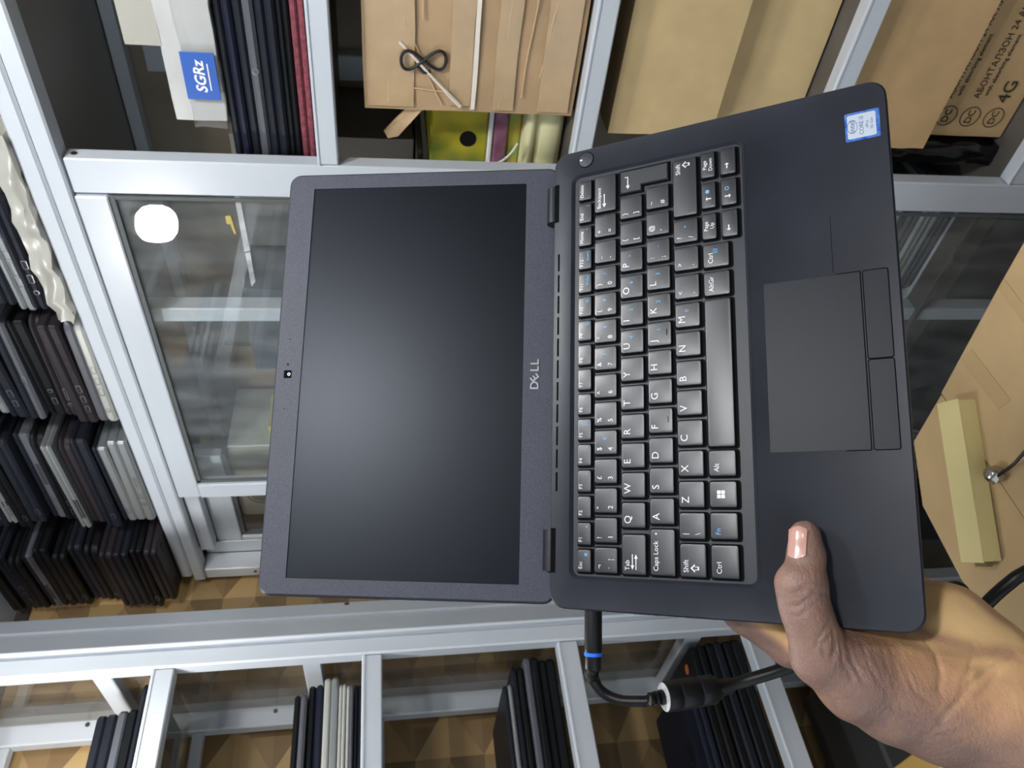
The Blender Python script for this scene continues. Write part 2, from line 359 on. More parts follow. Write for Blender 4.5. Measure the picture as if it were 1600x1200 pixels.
ZT = .4835
pile([('d', .024, 'juu'), ('s', .026, '.hcu'), ('d', .027, ''), ('s', .022, 'ju'), ('k', .026, 'vu'), ('d', .025, 'hu'), ('s', .02, 'u'), ('k', .026, 'uv'), ('d', .024, ''), ('g', .026, 'uh'), ('k', .03, ''), ('d', .026, 'u')],
     'the nearest pile on the cabinet', ZT+.034, .985, .63, .865, .30, 1, 'laptops piled on the cabinet, nearest pile')
pile([('w', .032, 'j.huu'), ('b', .034, 'uuh.v'), ('b', .022, 'jc'), ('k', .03, 'uj'), ('g', .027, '...u'), ('d', .03, 'uhv'), ('S', .028, 'uhj'), ('s', .02, 'c'), ('d', .028, 'vu'), ('s', .022, ''), ('d', .026, 'u'), ('k', .03, ''), ('d', .02, 'uu')],
     'the second pile on the cabinet', ZT, .985, .880, 1.128, .32, 2, 'laptops piled on the cabinet, second pile')
pile([('s', .036, '.ju.c'), ('S', .028, 'h'), ('d', .03, 'u'), ('b', .026, ''), ('s', .02, 'v'), ('k', .03, 'uu'), ('g', .03, 'uu.v'), ('d', .03, 'h'), ('k', .026, 'u'), ('s', .02, 'cu'), ('d', .024, 'v'), ('w', .022, 'u.c'), ('k', .022, '')],
     'the third pile on the cabinet', ZT, .97, 1.158, 1.442, .32, 3, 'laptops piled on the cabinet, third pile')
pile([('b', .03, ''), ('k', .026, 'u'), ('d', .03, ''), ('b', .03, ''), ('k', .034, 'j'), ('d', .03, ''), ('k', .03, 'h'), ('k', .03, 'u'), ('g', .022, 'v'), ('k', .028, ''), ('d', .024, 'uhu'), ('k', .022, '')],
     'the farthest pile beside the patterned wall', ZT, .93, 1.462, 1.70, .33, 4, 'laptops piled on the cabinet, farthest pile')
# crumpled pale bag under the nearest pile
bag = crumple(gridbox(.985, 1.30, .56, .875, ZT+.002, ZT+.030, 14), .011, 34, 2)
bag = ([(x, y, max(z, ZT+.0005) if z < ZT+.03 else min(z, ZT+.0335)) for x, y, z in bag[0]], bag[1])
solo('plastic_bag', bag, mat('pale_plastic_bag', (176, 175, 166), .3, 0, .6, var=.05, scale=20, bump=.4, bscale=30), 'crumpled pale plastic bag squashed under the nearest laptop pile', 'plastic bag', smooth=80)

# shelf with the maroon bottomed stack
YA1 = .40
z = SH[1][1]
for c, th, lab, po in (('M', .022, 'maroon fabric-covered laptop at the bottom of the stack below the wrapped box', ''), ('k', .016, 'thin black laptop resting on the maroon one', ''), ('d', .026, 'charcoal laptop under the grey metallic one', ''),
                       ('g', .026, 'grey metallic laptop near the top of the shelf stack', '.....j'), ('n', .024, 'navy laptop lying directly beneath the wrapped box', '')):
    cb, cl = (MAROON, MAROON) if c == 'M' else COLS[c][:2]
    laptop_closed(lab, (1.035+.15, YA1+.06+rnd.uniform(-.012, .02), z), -math.pi/2+rnd.uniform(-.02, .02), .34, .30, th, cb, cl, po, group='laptops stacked on the top open shelf'); z += th+.0004
ZS1 = z
# wrapped box on that stack
wb = thing('wrapped_box', 'white box in shiny clear plastic with blue label on the laptop stack', 'box', (1.10, .47, ZS1))
WHITEC = mat('white_card', (186, 187, 184), .35, 0, .6, var=.05, scale=20, bump=.3, bscale=40)
part('carton_sleeve', crumple(gridbox(1.03, 1.16, .34, .548, ZS1+.001, ZS1+.068, 6), .0022, 22, 3), WHITEC, wb, smooth=80)
part('plastic_wrap', crumple(gridbox(1.025, 1.165, .336, .556, ZS1+.0005, ZS1+.045, 7), .003, 30, 5), glass_mat('clear_wrap', (.97, .97, .97), .06, (.8, .8, .8)), wb, smooth=80)
part('flap', xform(box(1.03, 1.034, .34, .45, 0, .045, .001), T(0, 0, ZS1+.066) @ Matrix.Rotation(0, 4, 'Y')), mat('grey_card', (168, 166, 156), .5), wb)
bl = part('blue_label', box(1.0225, 1.0232, .452, .515, ZS1+.004, ZS1+.046, .0002), mat('blue_print', (44, 92, 176), .35), wb)
RX = Matrix(((0, 0, -1, 0), (-1, 0, 0, 0), (0, 1, 0, 0), (0, 0, 0, 1)))     # text laid on a face that looks towards -X
RY = Matrix(((1, 0, 0, 0), (0, 0, -1, 0), (0, 1, 0, 0), (0, 0, 0, 1)))      # text laid on a face that looks towards -Y
part('lettering', xform(join(text('SGRz', .019, 'CENTER', .0002, .2, .0004), box(-.018, .018, -.0115, -.0100, 0, .0002, .00005)), T(1.0221, .484, ZS1+.025) @ RX), mat('white_print', (235, 238, 240), .5), bl, smooth=0)

# ------------------------------------------------------------------ cartons on the open shelves
def carton(label, x0, x1, y0, y1, z0, z1, m_, seed=0, amp=.0016, name='carton', tape=True, flap=None):
    t = thing(name, label, 'cardboard box', ((x0+x1)/2, (y0+y1)/2, z0), 'cardboard boxes on the open shelves')
    V, Fc = gridbox(x0, x1, y0, y1, z0, z1, 7); V, Fc = crumple((V, Fc), amp, 14, seed)
    V = [(x, y, max(z, z0)) for x, y, z in V]
    part('carton_body', (V, Fc), m_, t, smooth=50)
    return t
z2 = SH[2][1]
c1 = carton('taped cardboard box with a black cord bow on the second shelf', 1.04, 1.34, .02, .525, z2, .028, KRAFT3, 1, .0022)
def strip(y0, y1, za, zb, x, seed, m_=TAPE, wob=.004, n=14, name='tape_strip'):
    R_ = []
    for i in range(n+1):
        t = i/n; y = y0+(y1-y0)*t; o = noise.noise(Vector((t*4, seed, 0)))*wob
        R_.append([(x, y, za+o), (x-.0012, y, za+o), (x-.0012, y, zb+o*.4), (x, y, zb+o*.4)])
    return part(name, loft(R_), m_, c1, smooth=60)
strip(.02, .52, -.04, .024, 1.0375, 1); strip(.02, .515, -.118, -.088, 1.0372, 2, wob=.006); strip(.02, .52, -.18, -.150, 1.0375, 3); strip(.02, .52, -.26, -.215, 1.0378, 4)
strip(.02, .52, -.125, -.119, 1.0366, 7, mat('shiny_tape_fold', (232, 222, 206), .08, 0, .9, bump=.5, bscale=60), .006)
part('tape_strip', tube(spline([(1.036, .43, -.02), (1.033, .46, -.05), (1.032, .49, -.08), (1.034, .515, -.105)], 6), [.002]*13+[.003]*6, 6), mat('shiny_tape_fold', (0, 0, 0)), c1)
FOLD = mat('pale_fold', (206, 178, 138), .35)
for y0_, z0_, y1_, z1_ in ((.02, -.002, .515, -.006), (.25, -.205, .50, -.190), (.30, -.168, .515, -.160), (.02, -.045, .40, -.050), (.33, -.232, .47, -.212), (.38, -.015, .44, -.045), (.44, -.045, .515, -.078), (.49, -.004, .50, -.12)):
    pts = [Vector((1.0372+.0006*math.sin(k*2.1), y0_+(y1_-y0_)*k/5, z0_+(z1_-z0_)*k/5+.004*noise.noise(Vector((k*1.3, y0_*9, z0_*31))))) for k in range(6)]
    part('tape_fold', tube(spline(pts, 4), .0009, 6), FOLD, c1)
bow = []
for i in range(41):
    a = 2*math.pi*i/40; bow.append((1.033-.003*math.sin(a), .452+.014*math.sin(2*a)*.9, -.052-.034*math.cos(a) if False else -.052+.030*math.sin(a)))
part('cord_bow', tube(bow, .0022, 8, False), mat('black_cord', (30, 28, 30), .5), c1)
part('cord_bow', tube(spline([(1.035, .462, -.045), (1.033, .468, -.052), (1.034, .467, -.062)], 5), .0026, 8), MATS['black_cord'], c1)
fl = [onX(600, 205, 1.06), onX(606, 216, 1.055), onX(622, 213, 1.05), onX(665, 166, 1.042), onX(640, 164, 1.048)]
part('loose_flap', loft([[tuple(p) for p in fl], [tuple(p+Vector((.004, 0, 0))) for p in fl]]), KRAFT3, c1, smooth=0)
# cartons below
z3 = SH[3][1]
k2 = carton('lower kraft carton on the third shelf, set back under another', 1.065, 1.36, -.05, .560, z3, z3+.145, KRAFT2, 2, .001)
k1 = carton('upper pale carton on the third shelf, stacked on another carton', 1.03, 1.34, -.05, .545, z3+.1465, z3+.307, KRAFT2, 3, .001)
z4 = SH[4][1]
k4 = carton('carton printed with round marks and lettering on the fourth shelf', 1.068, 1.36, -.05, .547, z4, z4+.155, KRAFT, 4, .0006)
k3 = carton('creased kraft carton lying on the printed carton on the fourth shelf', 1.03, 1.36, -.05, .552, z4+.1565, z4+.325, KRAFT, 5, .003)
def ring(r0, r1, e=.0003, n=28):
    R_ = [[(r*math.cos(2*math.pi*j/n), r*math.sin(2*math.pi*j/n), zz) for j in range(n)] for r, zz in ((r0, 0), (r1, 0), (r1, e), (r0, e))]
    return loft(R_+[R_[0]], False, False)
for zz in (-.883, -.924, -.966):
    part('round_mark', xform(join(ring(.0155, .0168), xform(text('DC', .016, 'CENTER', .0002), T(0, 0, 0))), T(1.0662, .513, zz) @ RX), INK, k4, smooth=0)
part('lettering', xform(join(text('АБОНТАЛЗОН 24 АК ЛИТИЕРАС', .0145, 'LEFT', .0002), xform(text('with absorbing element', .010, 'LEFT', .0002), T(.005, -.014, 0))), T(1.0662, .483, -.917) @ RX), INK, k4, smooth=0)
part('lettering', xform(text('4G', .030, 'LEFT', .0002), T(1.0662, .488, -.965) @ RX), INK, k4, smooth=0)
part('lettering', xform(join(text('АБОНТАЛЗОН 24 АК ЛИТИЕРАС', .013, 'LEFT', .0002), xform(text('with absorbing element', .010, 'LEFT', .0002), T(.005, -.013, 0))), T(1.0662, .485, -.872) @ RX), INK, k4, smooth=0)
# black bin bag beside the printed carton
bb = crumple(gridbox(1.06, 1.30, .556, .592, z4+.001, -.76, 9), .007, 32, 8)
bb = ([(x, min(max(y, .5565), .5935), max(z, z4)) for x, y, z in bb[0]], bb[1])
solo('bin_bag', bb, mat('black_film', (14, 14, 15), .16, 0, .7, bump=.5, bscale=40), 'shiny black plastic bag wedged between printed carton and white post', 'plastic bag', smooth=80)
# small goods left of the taped carton
def pack(name, label, y0, y1, za, zb, x, m_, th=.02, extra=None):
    t = thing(name, label, 'package', (x+.1, (y0+y1)/2, z2), 'small goods left of the taped box')
    part('package_body', box(x, x+.2, y0, y1, za, zb, .003), m_, t)
    return t
gp = pack('yellow_package', 'yellow and green package with a black round mark behind the taped box', .533, .665, z2+.112, z2+.20, 1.10, mat('green_yellow_print', (92, 108, 34), .5, rgb2=(196, 180, 44), scale=16, detail=1))
part('black_mark', xform(lathe([(.0001, 0), (.013, 0), (.013, .0006), (.0001, .0006)], 20), T(1.0995, .600, z2+.142) @ Matrix.Rotation(math.radians(-90), 4, 'Y')), BLACKP, gp)
part('white_edge', box(1.095, 1.30, .535, .660, z2+.104, z2+.1115, .002), mat('white_plastic', (225, 225, 222), .4), gp)
pack('magenta_package', 'mauve foil package between the yellow one and the green one', .533, .665, z2+.083, z2+.103, 1.09, mat('mauve_foil', (128, 82, 104), .35, var=.3, scale=40, bump=.4, bscale=50))
pack('green_package', 'green printed package lying behind the cream tub', .533, .665, z2+.06, z2+.082, 1.10, mat('green_print', (120, 148, 60), .5, rgb2=(190, 160, 70), scale=30, detail=1))
tub = thing('cream_tub', 'cream plastic tub lying on the second shelf beside the white post', 'tub', (1.09, .565, z2))
CREAM = mat('cream_plastic', (222, 216, 168), .45, var=.04, scale=10)
part('tub_body', box(1.07, 1.20, .530, .640, z2+.0005, z2+.044, .010), CREAM, tub, smooth=60)
part('tub_rim', box(1.065, 1.205, .527, .645, z2+.0445, z2+.0595, .005), CREAM, tub, smooth=60)

solo('white_cable', tube(spline([(1.07, .628, z2+.108), (1.058, .612, z2+.092), (1.054, .596, z2+.080), (1.054, .580, z2+.072)], 6), .0018, 8), mat('white_cord', (0, 0, 0)), 'thin white cable curling beside the cream tub', 'cable')
# ------------------------------------------------------------------ goods behind the glass door
def clampz(me, z0): return [(x, y, max(z, z0)) for x, y, z in me[0]], me[1]
def goods(name, label, x0, x1, y0, y1, z0, z1, m_, cat='box', amp=.002):
    return solo(name, clampz(crumple(gridbox(x0, x1, y0, y1, z0, z1, 5), amp, 12, rnd.random()*9), ZI+.0005), m_, label, cat, smooth=60)
A('inner_shelf', box(1.065, 1.385, .652, 1.655, -.06, -.05), SHELF)
ZI = -.05
t = solo('laptop_bag', clampz(crumple(gridbox(1.12, 1.35, .92, 1.12, ZI+.004, .26, 7), .008, 10, 3), ZI+.0005), mat('slate_bag', (74, 82, 94), .7, var=.15, scale=10), 'slate blue bag standing behind the glass door', 'bag', smooth=80)
goods('yellow_carton', 'yellow carton standing low behind the glass door', 1.09, 1.20, 1.146, 1.225, ZI+.004, .215, mat('yellow_card', (196, 182, 92), .6))
goods('small_yellow_box', 'small yellow box behind the glass, near the door stile', 1.07, 1.16, 1.235, 1.30, ZI+.004, .245, mat('yellow_card', (0, 0, 0)))
goods('beige_carton', 'beige carton against the back behind the glass door', 1.25, 1.385, 1.18, 1.50, ZI+.004, .345, mat('beige_card', (140, 122, 100), .7), amp=.001)
goods('grey_carton', 'dull grey carton behind the glass beside the white post', 1.20, 1.38, .66, .88, ZI+.004, .25, mat('grey_box', (112, 106, 98), .7), amp=.001)
gd = thing('white_carton', 'white carton with round green emblem in the far cabinet bay', 'box', (1.16, 1.50, ZI))
part('carton_body', box(1.075, 1.24, 1.30, 1.55, ZI+.002, .335, .002), mat('white_box', (190, 192, 186), .6), gd)
part('emblem', xform(join(ring(.030, .034), ring(.0, .026)), T(1.0745, 1.47, .285) @ RX), mat('green_ink', (66, 92, 66), .6), gd, smooth=0)
# silver laptops low behind the glass
z = SH[4][1]
for i in range(5):
    laptop_closed('%s slim laptop, %s, low shelf stack behind glass' % (('grey', 'silver', 'pale silver', 'grey-brown', 'bright silver')[i], ('lowest', 'second from the bottom', 'third from the bottom', 'fourth from the bottom', 'topmost')[i]),
                  (1.05+.15, .765+rnd.uniform(-.006, .006), z), -math.pi/2, .20, .27, .024, (GREYP, SILVER, PALEP, GREYP, SILVER)[i], (GREYP, SILVER, GREYP, BROWNP, SILVER)[i], group='slim laptops on the low shelf behind the glass'); z += .0245
laptop_closed('black laptop lying alone on the low shelf in the far dark bay', (1.06+.14, 1.10, SH[4][1]), -math.pi/2, .30, .25, .03, BLACKP, BLACKP)

# ------------------------------------------------------------------ laptops in the shelf cabinet
def rowB(k, items, where):
    z = BZ[k][1]
    for i, (cb, cl, th, xr, yf, L, lab) in enumerate(items):
        laptop_closed(lab, (xr-L/2, yf+.118, z), rnd.uniform(-.012, .012), L, .235, th, cb, cl, '', group='closed laptops on the ' + where); z += th+.0005
rowB(1, [(GREYP, DARKP, .022, .632, 1.41, .36, 'thin grey-edged laptop at the bottom of the highest visible shelf stack'), (BLACKP, GREYP, .034, .592, 1.42, .35, 'black laptop with pale rim, middle of the highest visible shelf stack'), (DARKP, DARKP, .034, .589, 1.425, .35, 'charcoal laptop on top of the highest visible shelf stack')], 'highest shelf')
rowB(2, [(DARKP, DARKP, .014, .605, 1.415, .33, 'slim charcoal laptop at the bottom of the six-high stack'), (GREYP, PALEP, .013, .605, 1.412, .33, 'slim lilac-grey laptop second from the bottom of the six-high stack'), (PALEP, PALEP, .013, .607, 1.412, .33, 'slim white laptop third from the bottom of the six-high stack'),
         (SILVER, PALEP, .026, .622, 1.415, .34, 'thick silver laptop in the middle of the six-high stack'), (NAVYP, BLACKP, .027, .612, 1.42, .34, 'navy-black laptop second from the top of the six-high stack'), (GREYP, BLACKP, .023, .592, 1.41, .34, 'grey-lidded laptop on top of the six-high stack')], 'second shelf')
rowB(3, [(BLACKP, BLACKP, .032, .628, 1.415, .36, 'black laptop at the bottom of the third shelf stack'), (BLACKP, GREYP, .028, .632, 1.41, .36, 'black laptop with a grey seam on the third shelf'), (BLACKP, DARKP, .024, .618, 1.42, .35, 'matte black laptop under the silver-edged one on the third shelf'), (SILVER, DARKP, .018, .585, 1.42, .33, 'silver-edged thin laptop on top of the third shelf stack')], 'third shelf')
rowB(4, [(BLACKP, BLACKP, .036, .634, 1.402, .38, 'glossy black laptop at the bottom of the lowest shelf stack'), (DARKP, BLACKP, .034, .633, 1.405, .37, 'charcoal laptop second from the bottom on the lowest shelf'), (BLACKP, BLACKP, .032, .630, 1.41, .37, 'black laptop with an orange sticker on the lowest shelf')], 'lowest shelf')
zz = BZ[4][1]+.036+.034+.032+.0015
tl = laptop_closed('dark laptop with round lid emblem on top of the lowest shelf stack', (.575-.17, 1.405+.125, zz), 0, .34, .235, .026, NAVYP, NAVYP, group='closed laptops on the lowest shelf')
part('emblem', xform(join(ring(.020, .022), text('hp', .028, 'CENTER', .0002, .25)), T(.045, -.04, .0262)), mat('emblem_dark', (14, 16, 22), .25), tl, local=True, smooth=0)
st = [o for o in bpy.data.objects if o.get('label') == 'black laptop with an orange sticker on the lowest shelf'][0]
part('sticker', xform(lathe([(.0001, 0), (.010, 0), (.010, .0004), (.0001, .0004)], 16), T(.155, -.07, .0320)), mat('orange_sticker', (206, 112, 46), .5), st, local=True)
# bottom bay: dark box and yellow carton
solo('grey_case', box(.30, .60, 1.45, 1.68, BZ[5][1]+.0005, BZ[5][1]+.15, .006), mat('dull_grey', (74, 74, 74), .6), 'dark grey case in the bottom bay under the wrist', 'case')
solo('low_carton', box(.05, .342, 1.17, 1.33, -ZC, -.815, .003), mat('yellow_kraft', (196, 158, 84), .7), 'yellow-brown carton on the floor below the wrist', 'cardboard box')

# ------------------------------------------------------------------ the laptop held in the hand
LM = Matrix(((0.83471, 0.37997, -0.39860, 0.35409), (-0.54679, 0.48584, -0.68189, 0.35719), (-0.06545, 0.78713, 0.61330, -0.10667+ZC), (0, 0, 0, 1)))
lap = bpy.data.objects.new('open_laptop', None); C.objects.link(lap); lap.matrix_world = LM; lap.empty_display_size = .05
tag(lap, 'open dark grey laptop held up in one hand, keyboard facing the viewer', 'laptop')
SOFT = mat('soft_touch_charcoal', (44, 46, 52), .5, 0, .3, rgb2=(56, 58, 64), scale=9, bump=.012, bscale=1400)
PALM = mat('palm_rest', (33, 35, 42), .40, 0, .3, rgb2=(44, 46, 54), scale=16, bump=.012, bscale=1600, detail=7)
BEZEL = mat('speckled_bezel', (62, 64, 73), .5, 0, .3, rgb2=(82, 84, 95), scale=1500, bump=.02, bscale=1500, detail=1)
TRAY = mat('keyboard_tray', (44, 46, 52), .42, 0, .35)
KEY = mat('key_plastic', (30, 31, 35), .36, 0, .75)
KEYDARK = mat('key_gap_shade', (6, 6, 8), .6, 0, .06)  # near-black: shade between the keys put into the colour
WHITE = mat('legend_white', (236, 238, 240), .5)
BLUE = mat('legend_blue', (96, 176, 232), .5)
PADM = mat('touchpad', (28, 30, 37), .42, 0, .22)
GAP = mat('seam_black', (6, 6, 8), .7, 0, .06)
LP = lambda n, me, m_, p=lap, **k: part(n, me, m_, p, local=True, **k)
HW, DF = .1525, -.2095
o_ = rrect(-HW, HW, DF, 0, .010, 5); wl = rrect(-.1348, .1348, -.1300, -.0133, .006, 5); wi = rrect(-.1322, .1322, -.1278, -.0160, .0045, 5)
ins = lambda P, d, z: [(x*(1-d/HW), (y-DF/2)*(1-d/(-DF/2))+DF/2, z) for x, y in P]
def zb(y): return -.0155+.003*(-y/.2095)          # wedge: thinner at the front
R_ = [[(x*.965, (y-DF/2)*.95+DF/2, zb(y)) for x, y in o_], [(x, y, zb(y)*.72) for x, y in o_], [(x, y, -.0012) for x, y in o_], ins(o_, .0009, 0.), [(x, y, .0002) for x, y in wl], [(x*.994, (y+.0716)*.994-.0716, .0005) for x, y in wl], [(x, y, -.0012) for x, y in wi]]
LP('base_shell', loft(R_, True, False), PALM, smooth=35)
LP('keyboard_tray', [(x, y, -.0012) for x, y in wi] and ([(x, y, -.0011) for x, y in wi], [tuple(range(len(wi)))]), TRAY, smooth=0)
# rear strip: vents and hinges
for i in range(11):
    x = .0735-i*.01475
    LP('vent_slot', box(x-.0062, x+.0062, -.0052, -.0036, -.0006, .00025, .0003), GAP, smooth=0)
for xc in (.1165, -.1172):
    h = LP('hinge', tube([(xc-.0128, .0012, -.0048), (xc+.0128, .0012, -.0048)], .0056, 18), mat('hinge_satin', (34, 36, 41), .32, .2))
    LP('hinge_notch', box(xc-.0138, xc+.0138, -.0042, -.0006, -.0012, .0003, .0003), GAP, h, smooth=0)
# power button
pb = LP('power_button', xform(join(lathe([(.0001, .0001), (.0052, .0001), (.0052, .0006), (.0048, .0008), (.0001, .0008)], 28)), T(.1442, -.0243, 0)), SOFT)
LP('power_seam', xform(ring(.0052, .0057, .0003), T(.1442, -.0243, .0001)), GAP, pb, smooth=0)
LP('power_light', box(.1436, .1448, -.0222+.0003, -.0200, .0006, .0010, .0001), mat('power_white', (220, 222, 225), .5), pb, smooth=0)
# keys: (x0, x1, y centre, height, top-left legend, lower-left legend, blue legend)
K = []
n_ = 16; x0, x1 = -.1297, .1286; pt = (x1-x0+.0024)/n_
fn = [('Esc', 'lock'), ('F1', '×'), ('F2', '–'), ('F3', '+'), ('F4', '♪'), ('F5', '□'), ('F6', '▯'), ('F7', ''), ('F8', '▭'), ('F9', 'Q'), ('F10', '☼'), ('F11', 'PrtScr'), ('F12', 'Insert'), ('Home', '*'), ('End', '('), ('Delete', '')]
for i, (a, b) in enumerate(fn): K.append((x0+i*pt, x0+i*pt+pt-.0026, -.0240, .0094, a, '', b))
def run(xs, pitch, w_, y, h, items):
    for i, it in enumerate(items):
        c = xs+i*pitch; K.append((c-w_/2, c+w_/2, y, h, *it))
run(-.1221, .01800, .0152, -.0385, .0152, [('¬', '`   ¦', '')]+[(a, b, c) for a, b, c in zip('!"£$%^&*()_+', '1234567890-=', ['', '', '', '€', '', '', '7', '8', '9', '/', '', ''])])
K.append((.1038, .1294, -.0385, .0152, 'Backspace', '←', ''))
K.append((-.1299, -.1063, -.0565, .0152, 'Tab', '⇆', ''))
run(-.0949, .01803, .0152, -.0565, .0152, [(c, '', d) for c, d in zip('QWERTYUIOP', ['', '', '', '', '', '', '4', '5', '6', '*'])]+[('{', '[', ''), ('}', ']', '')])
K.append((-.1297, -.1029, -.0744, .0152, 'Caps Lock', '', ''))
run(-.0925, .01812, .0152, -.0744, .0152, [(c, '', d) for c, d in zip('ASDFGHJKL', ['', '', '', '', '', '', '1', '2', '3'])]+[(':', ';', '-'), ('@', "'", ''), ('~', '#', '')])
K.append((-.1297, -.1109, -.0924, .0154, 'Shift', '⇧', ''))
run(-.1008, .01813, .0152, -.0924, .0154, [('|', '\\', '')]+[(c, '', d) for c, d in zip('ZXCVBNM', ['', '', '', '', '', '', '0'])]+[('<', ',', ''), ('>', '.', '.'), ('?', '/', '+')])
K.append((.0905, .1290, -.0924, .0154, 'Shift', '⇧', 'R'))
ys, hs = -.1108, .0158
K.append((-.1297, -.1112, ys, hs, 'Ctrl', '', '')); run(-.1006, .0179, .0150, ys, hs, [('Fn', '', 'B'), ('⊞', '', 'W'), ('Alt', '', '')])
K.append((-.0553, .0340, ys, hs, '', '', '')); run(.0438, .0179, .0152, ys, hs, [('AltGr', '', ''), ('Ctrl', '', '▤')])
for c, (a, b), (d, e) in ((.0808, ('Page', 'Up'), ('←', '')), (.1011, ('↑', ''), ('↓', '')), (.1213, ('Page', 'Down'), ('→', ''))):
    K.append((c-.0084, c+.0084, -.1072, .0090, a, b, 'P' if b else 'U')); K.append((c-.0086, c+.0086, -.1197, .0096, d, e, 'A'))
def arrow(L, h, d):          # a drawn arrow pointing along d (angle)
    P = [(-L/2, -h*.12), (L*.22, -h*.12), (L*.22, -h*.5), (L/2, 0), (L*.22, h*.5), (L*.22, h*.12), (-L/2, h*.12)]
    ca, sa = math.cos(d), math.sin(d); Q = [(x*ca-y*sa, x*sa+y*ca) for x, y in P]
    return loft([[(x, y, 0) for x, y in Q], [(x, y, .00006) for x, y in Q]])
def shiftmark(h):
    P = [(-h*.2, -h*.5), (h*.2, -h*.5), (h*.2, 0), (h*.48, 0), (0, h*.5), (-h*.48, 0), (-h*.2, 0)]; I = [(x*.62, y*.62-h*.02) for x, y in P]
    n = len(P); V = [(x, y, .00006) for x, y in P]+[(x, y, .00006) for x, y in I]
    return V, [(i, (i+1) % n, n+(i+1) % n, n+i) for i in range(n)]
KH = .0009
KEYM = {}
def key_mesh(w_, h_):
    k = (round(w_, 4), round(h_, 4))
    if k not in KEYM:
        R_ = []
        for ins_, z_ in ((0, -.0016), (0, KH-.0006), (.0004, KH-.0001), (.0010, KH)):
            R_.append([(x, y, z_) for x, y in rrect(-w_/2+ins_, w_/2-ins_, -h_/2+ins_, h_/2-ins_, .0013, 3)])
        KEYM[k] = rawmesh('key', loft(R_, False, True), [KEY, KEYDARK], 22, [1]*16+[0]*33)  # key sides coloured black as if in shade
    return KEYM[k]
BEDM = {}
def put(name, me, m_, parent, x, y, z=KH+.00003): return part(name, xform(me, T(x, y, z)), m_, parent, local=True, smooth=0)
for xa, xb, yc, h_, a, b, c in K:
    w_ = xb-xa; xc = (xa+xb)/2
    o = bpy.data.objects.new('key', key_mesh(w_, h_)); C.objects.link(o); o.parent = lap; o.location = (xc, yc, 0)
    bed = part('key_gap_shade', ([(x, y, -.00095) for x, y in rrect(-w_/2-.0013, w_/2+.0006, -h_/2-.0021, h_/2+.0006, .0018, 3)], [tuple(range(16))]), KEYDARK, o, local=True, smooth=0)  # black sheet, widest left and in front, stands in for the key's shadow
    if c == 'W':
        for dx in (-.0012, .0012):
            for dy in (-.0012, .0012): put('legend', box(dx-.00105, dx+.00105, dy-.00105, dy+.00105, 0, .00005, .00001), WHITE, o, 0, .0012)
        continue
    L0 = -w_/2+.0024
    fnrow = yc > -.03
    if c == 'A':
        put('legend', arrow(.0036, .0028, {'←': math.pi, '→': 0, '↓': -math.pi/2}[a]), WHITE, o, -.003 if a != '↓' else -.0028, .0006)
        if a == '↓': put('legend', xform(ring(.0009, .0013, .00005, 10), T(0, 0, 0)), BLUE, o, .0022, .001)
        continue
    if c == 'U':
        put('legend', arrow(.0034, .0028, math.pi/2), WHITE, o, -.0024, 0); put('legend', ring(.0, .0013, .00005, 10), BLUE, o, .0024, .0006); continue
    if c == 'P':
        put('legend', text(a, .0034, 'CENTER'), WHITE, o, 0, .0018); put('legend', text(b, .0034, 'CENTER'), WHITE, o, 0, -.0018); continue
    if a == 'Backspace':
        put('legend', text(a, .0036), WHITE, o, L0, .0042); put('legend', arrow(.0095, .0026, math.pi), WHITE, o, L0+.0052, .0006); continue
    if a == 'Tab':
        put('legend', text(a, .0040), WHITE, o, L0, .0040); put('legend', arrow(.009, .0022, math.pi), WHITE, o, L0+.005, .0008); put('legend', arrow(.009, .0022, 0), WHITE, o, L0+.005, -.0014); continue
    if a == 'Shift':
        xs = L0 if c != 'R' else w_/2-.0105
        put('legend', text(a, .0042), WHITE, o, xs, .0040); put('legend', shiftmark(.0050), WHITE, o, xs+.0026 if c != 'R' else xs+.0062, -.0010); continue
    if a:
        sz = .0034 if fnrow else (.0062 if (len(a) == 1 and not b and yc > -.1) else (.0044 if len(a) == 1 else .0041))
        put('legend', text(a, sz), BLUE if c == 'B' else WHITE, o, L0 if not fnrow else -w_/2+.0018, (.0022 if fnrow else (.0034 if len(a) == 1 and not b else .0040)) if a not in ('Ctrl', 'Alt', 'AltGr', 'Fn') else .0032)
    if b: put('legend', text(b, .0044), WHITE, o, L0, -.0034)
    if a == 'Esc': put('legend', join(box(-.0008, .0008, -.0008, .0004, 0, .00005, .00001), xform(ring(.0005, .0008, .00005, 10), T(0, .0005, 0))), BLUE, o, w_/2-.0032, -.0015)
    elif c and c not in ('B', 'R'):
        put('legend', text(c, .0028 if fnrow else .0036, 'RIGHT' if fnrow else 'CENTER'), BLUE, o, w_/2-.0016 if fnrow else w_/2-.0050, -.0020 if fnrow else .0002)
    if a in 'FJ' and len(a) == 1: put('homing_bar', box(-.002, .002, -.0002, .0002, 0, .0003, .0001), KEYDARK, o, .0005, -.0048)
    if a == 'Caps Lock': put('caps_light', xform(lathe([(.0001, 0), (.0006, 0), (.0006, .00006), (.0001, .00006)], 10), T(0, 0, 0)), WHITE, o, w_/2-.0028, .0038)
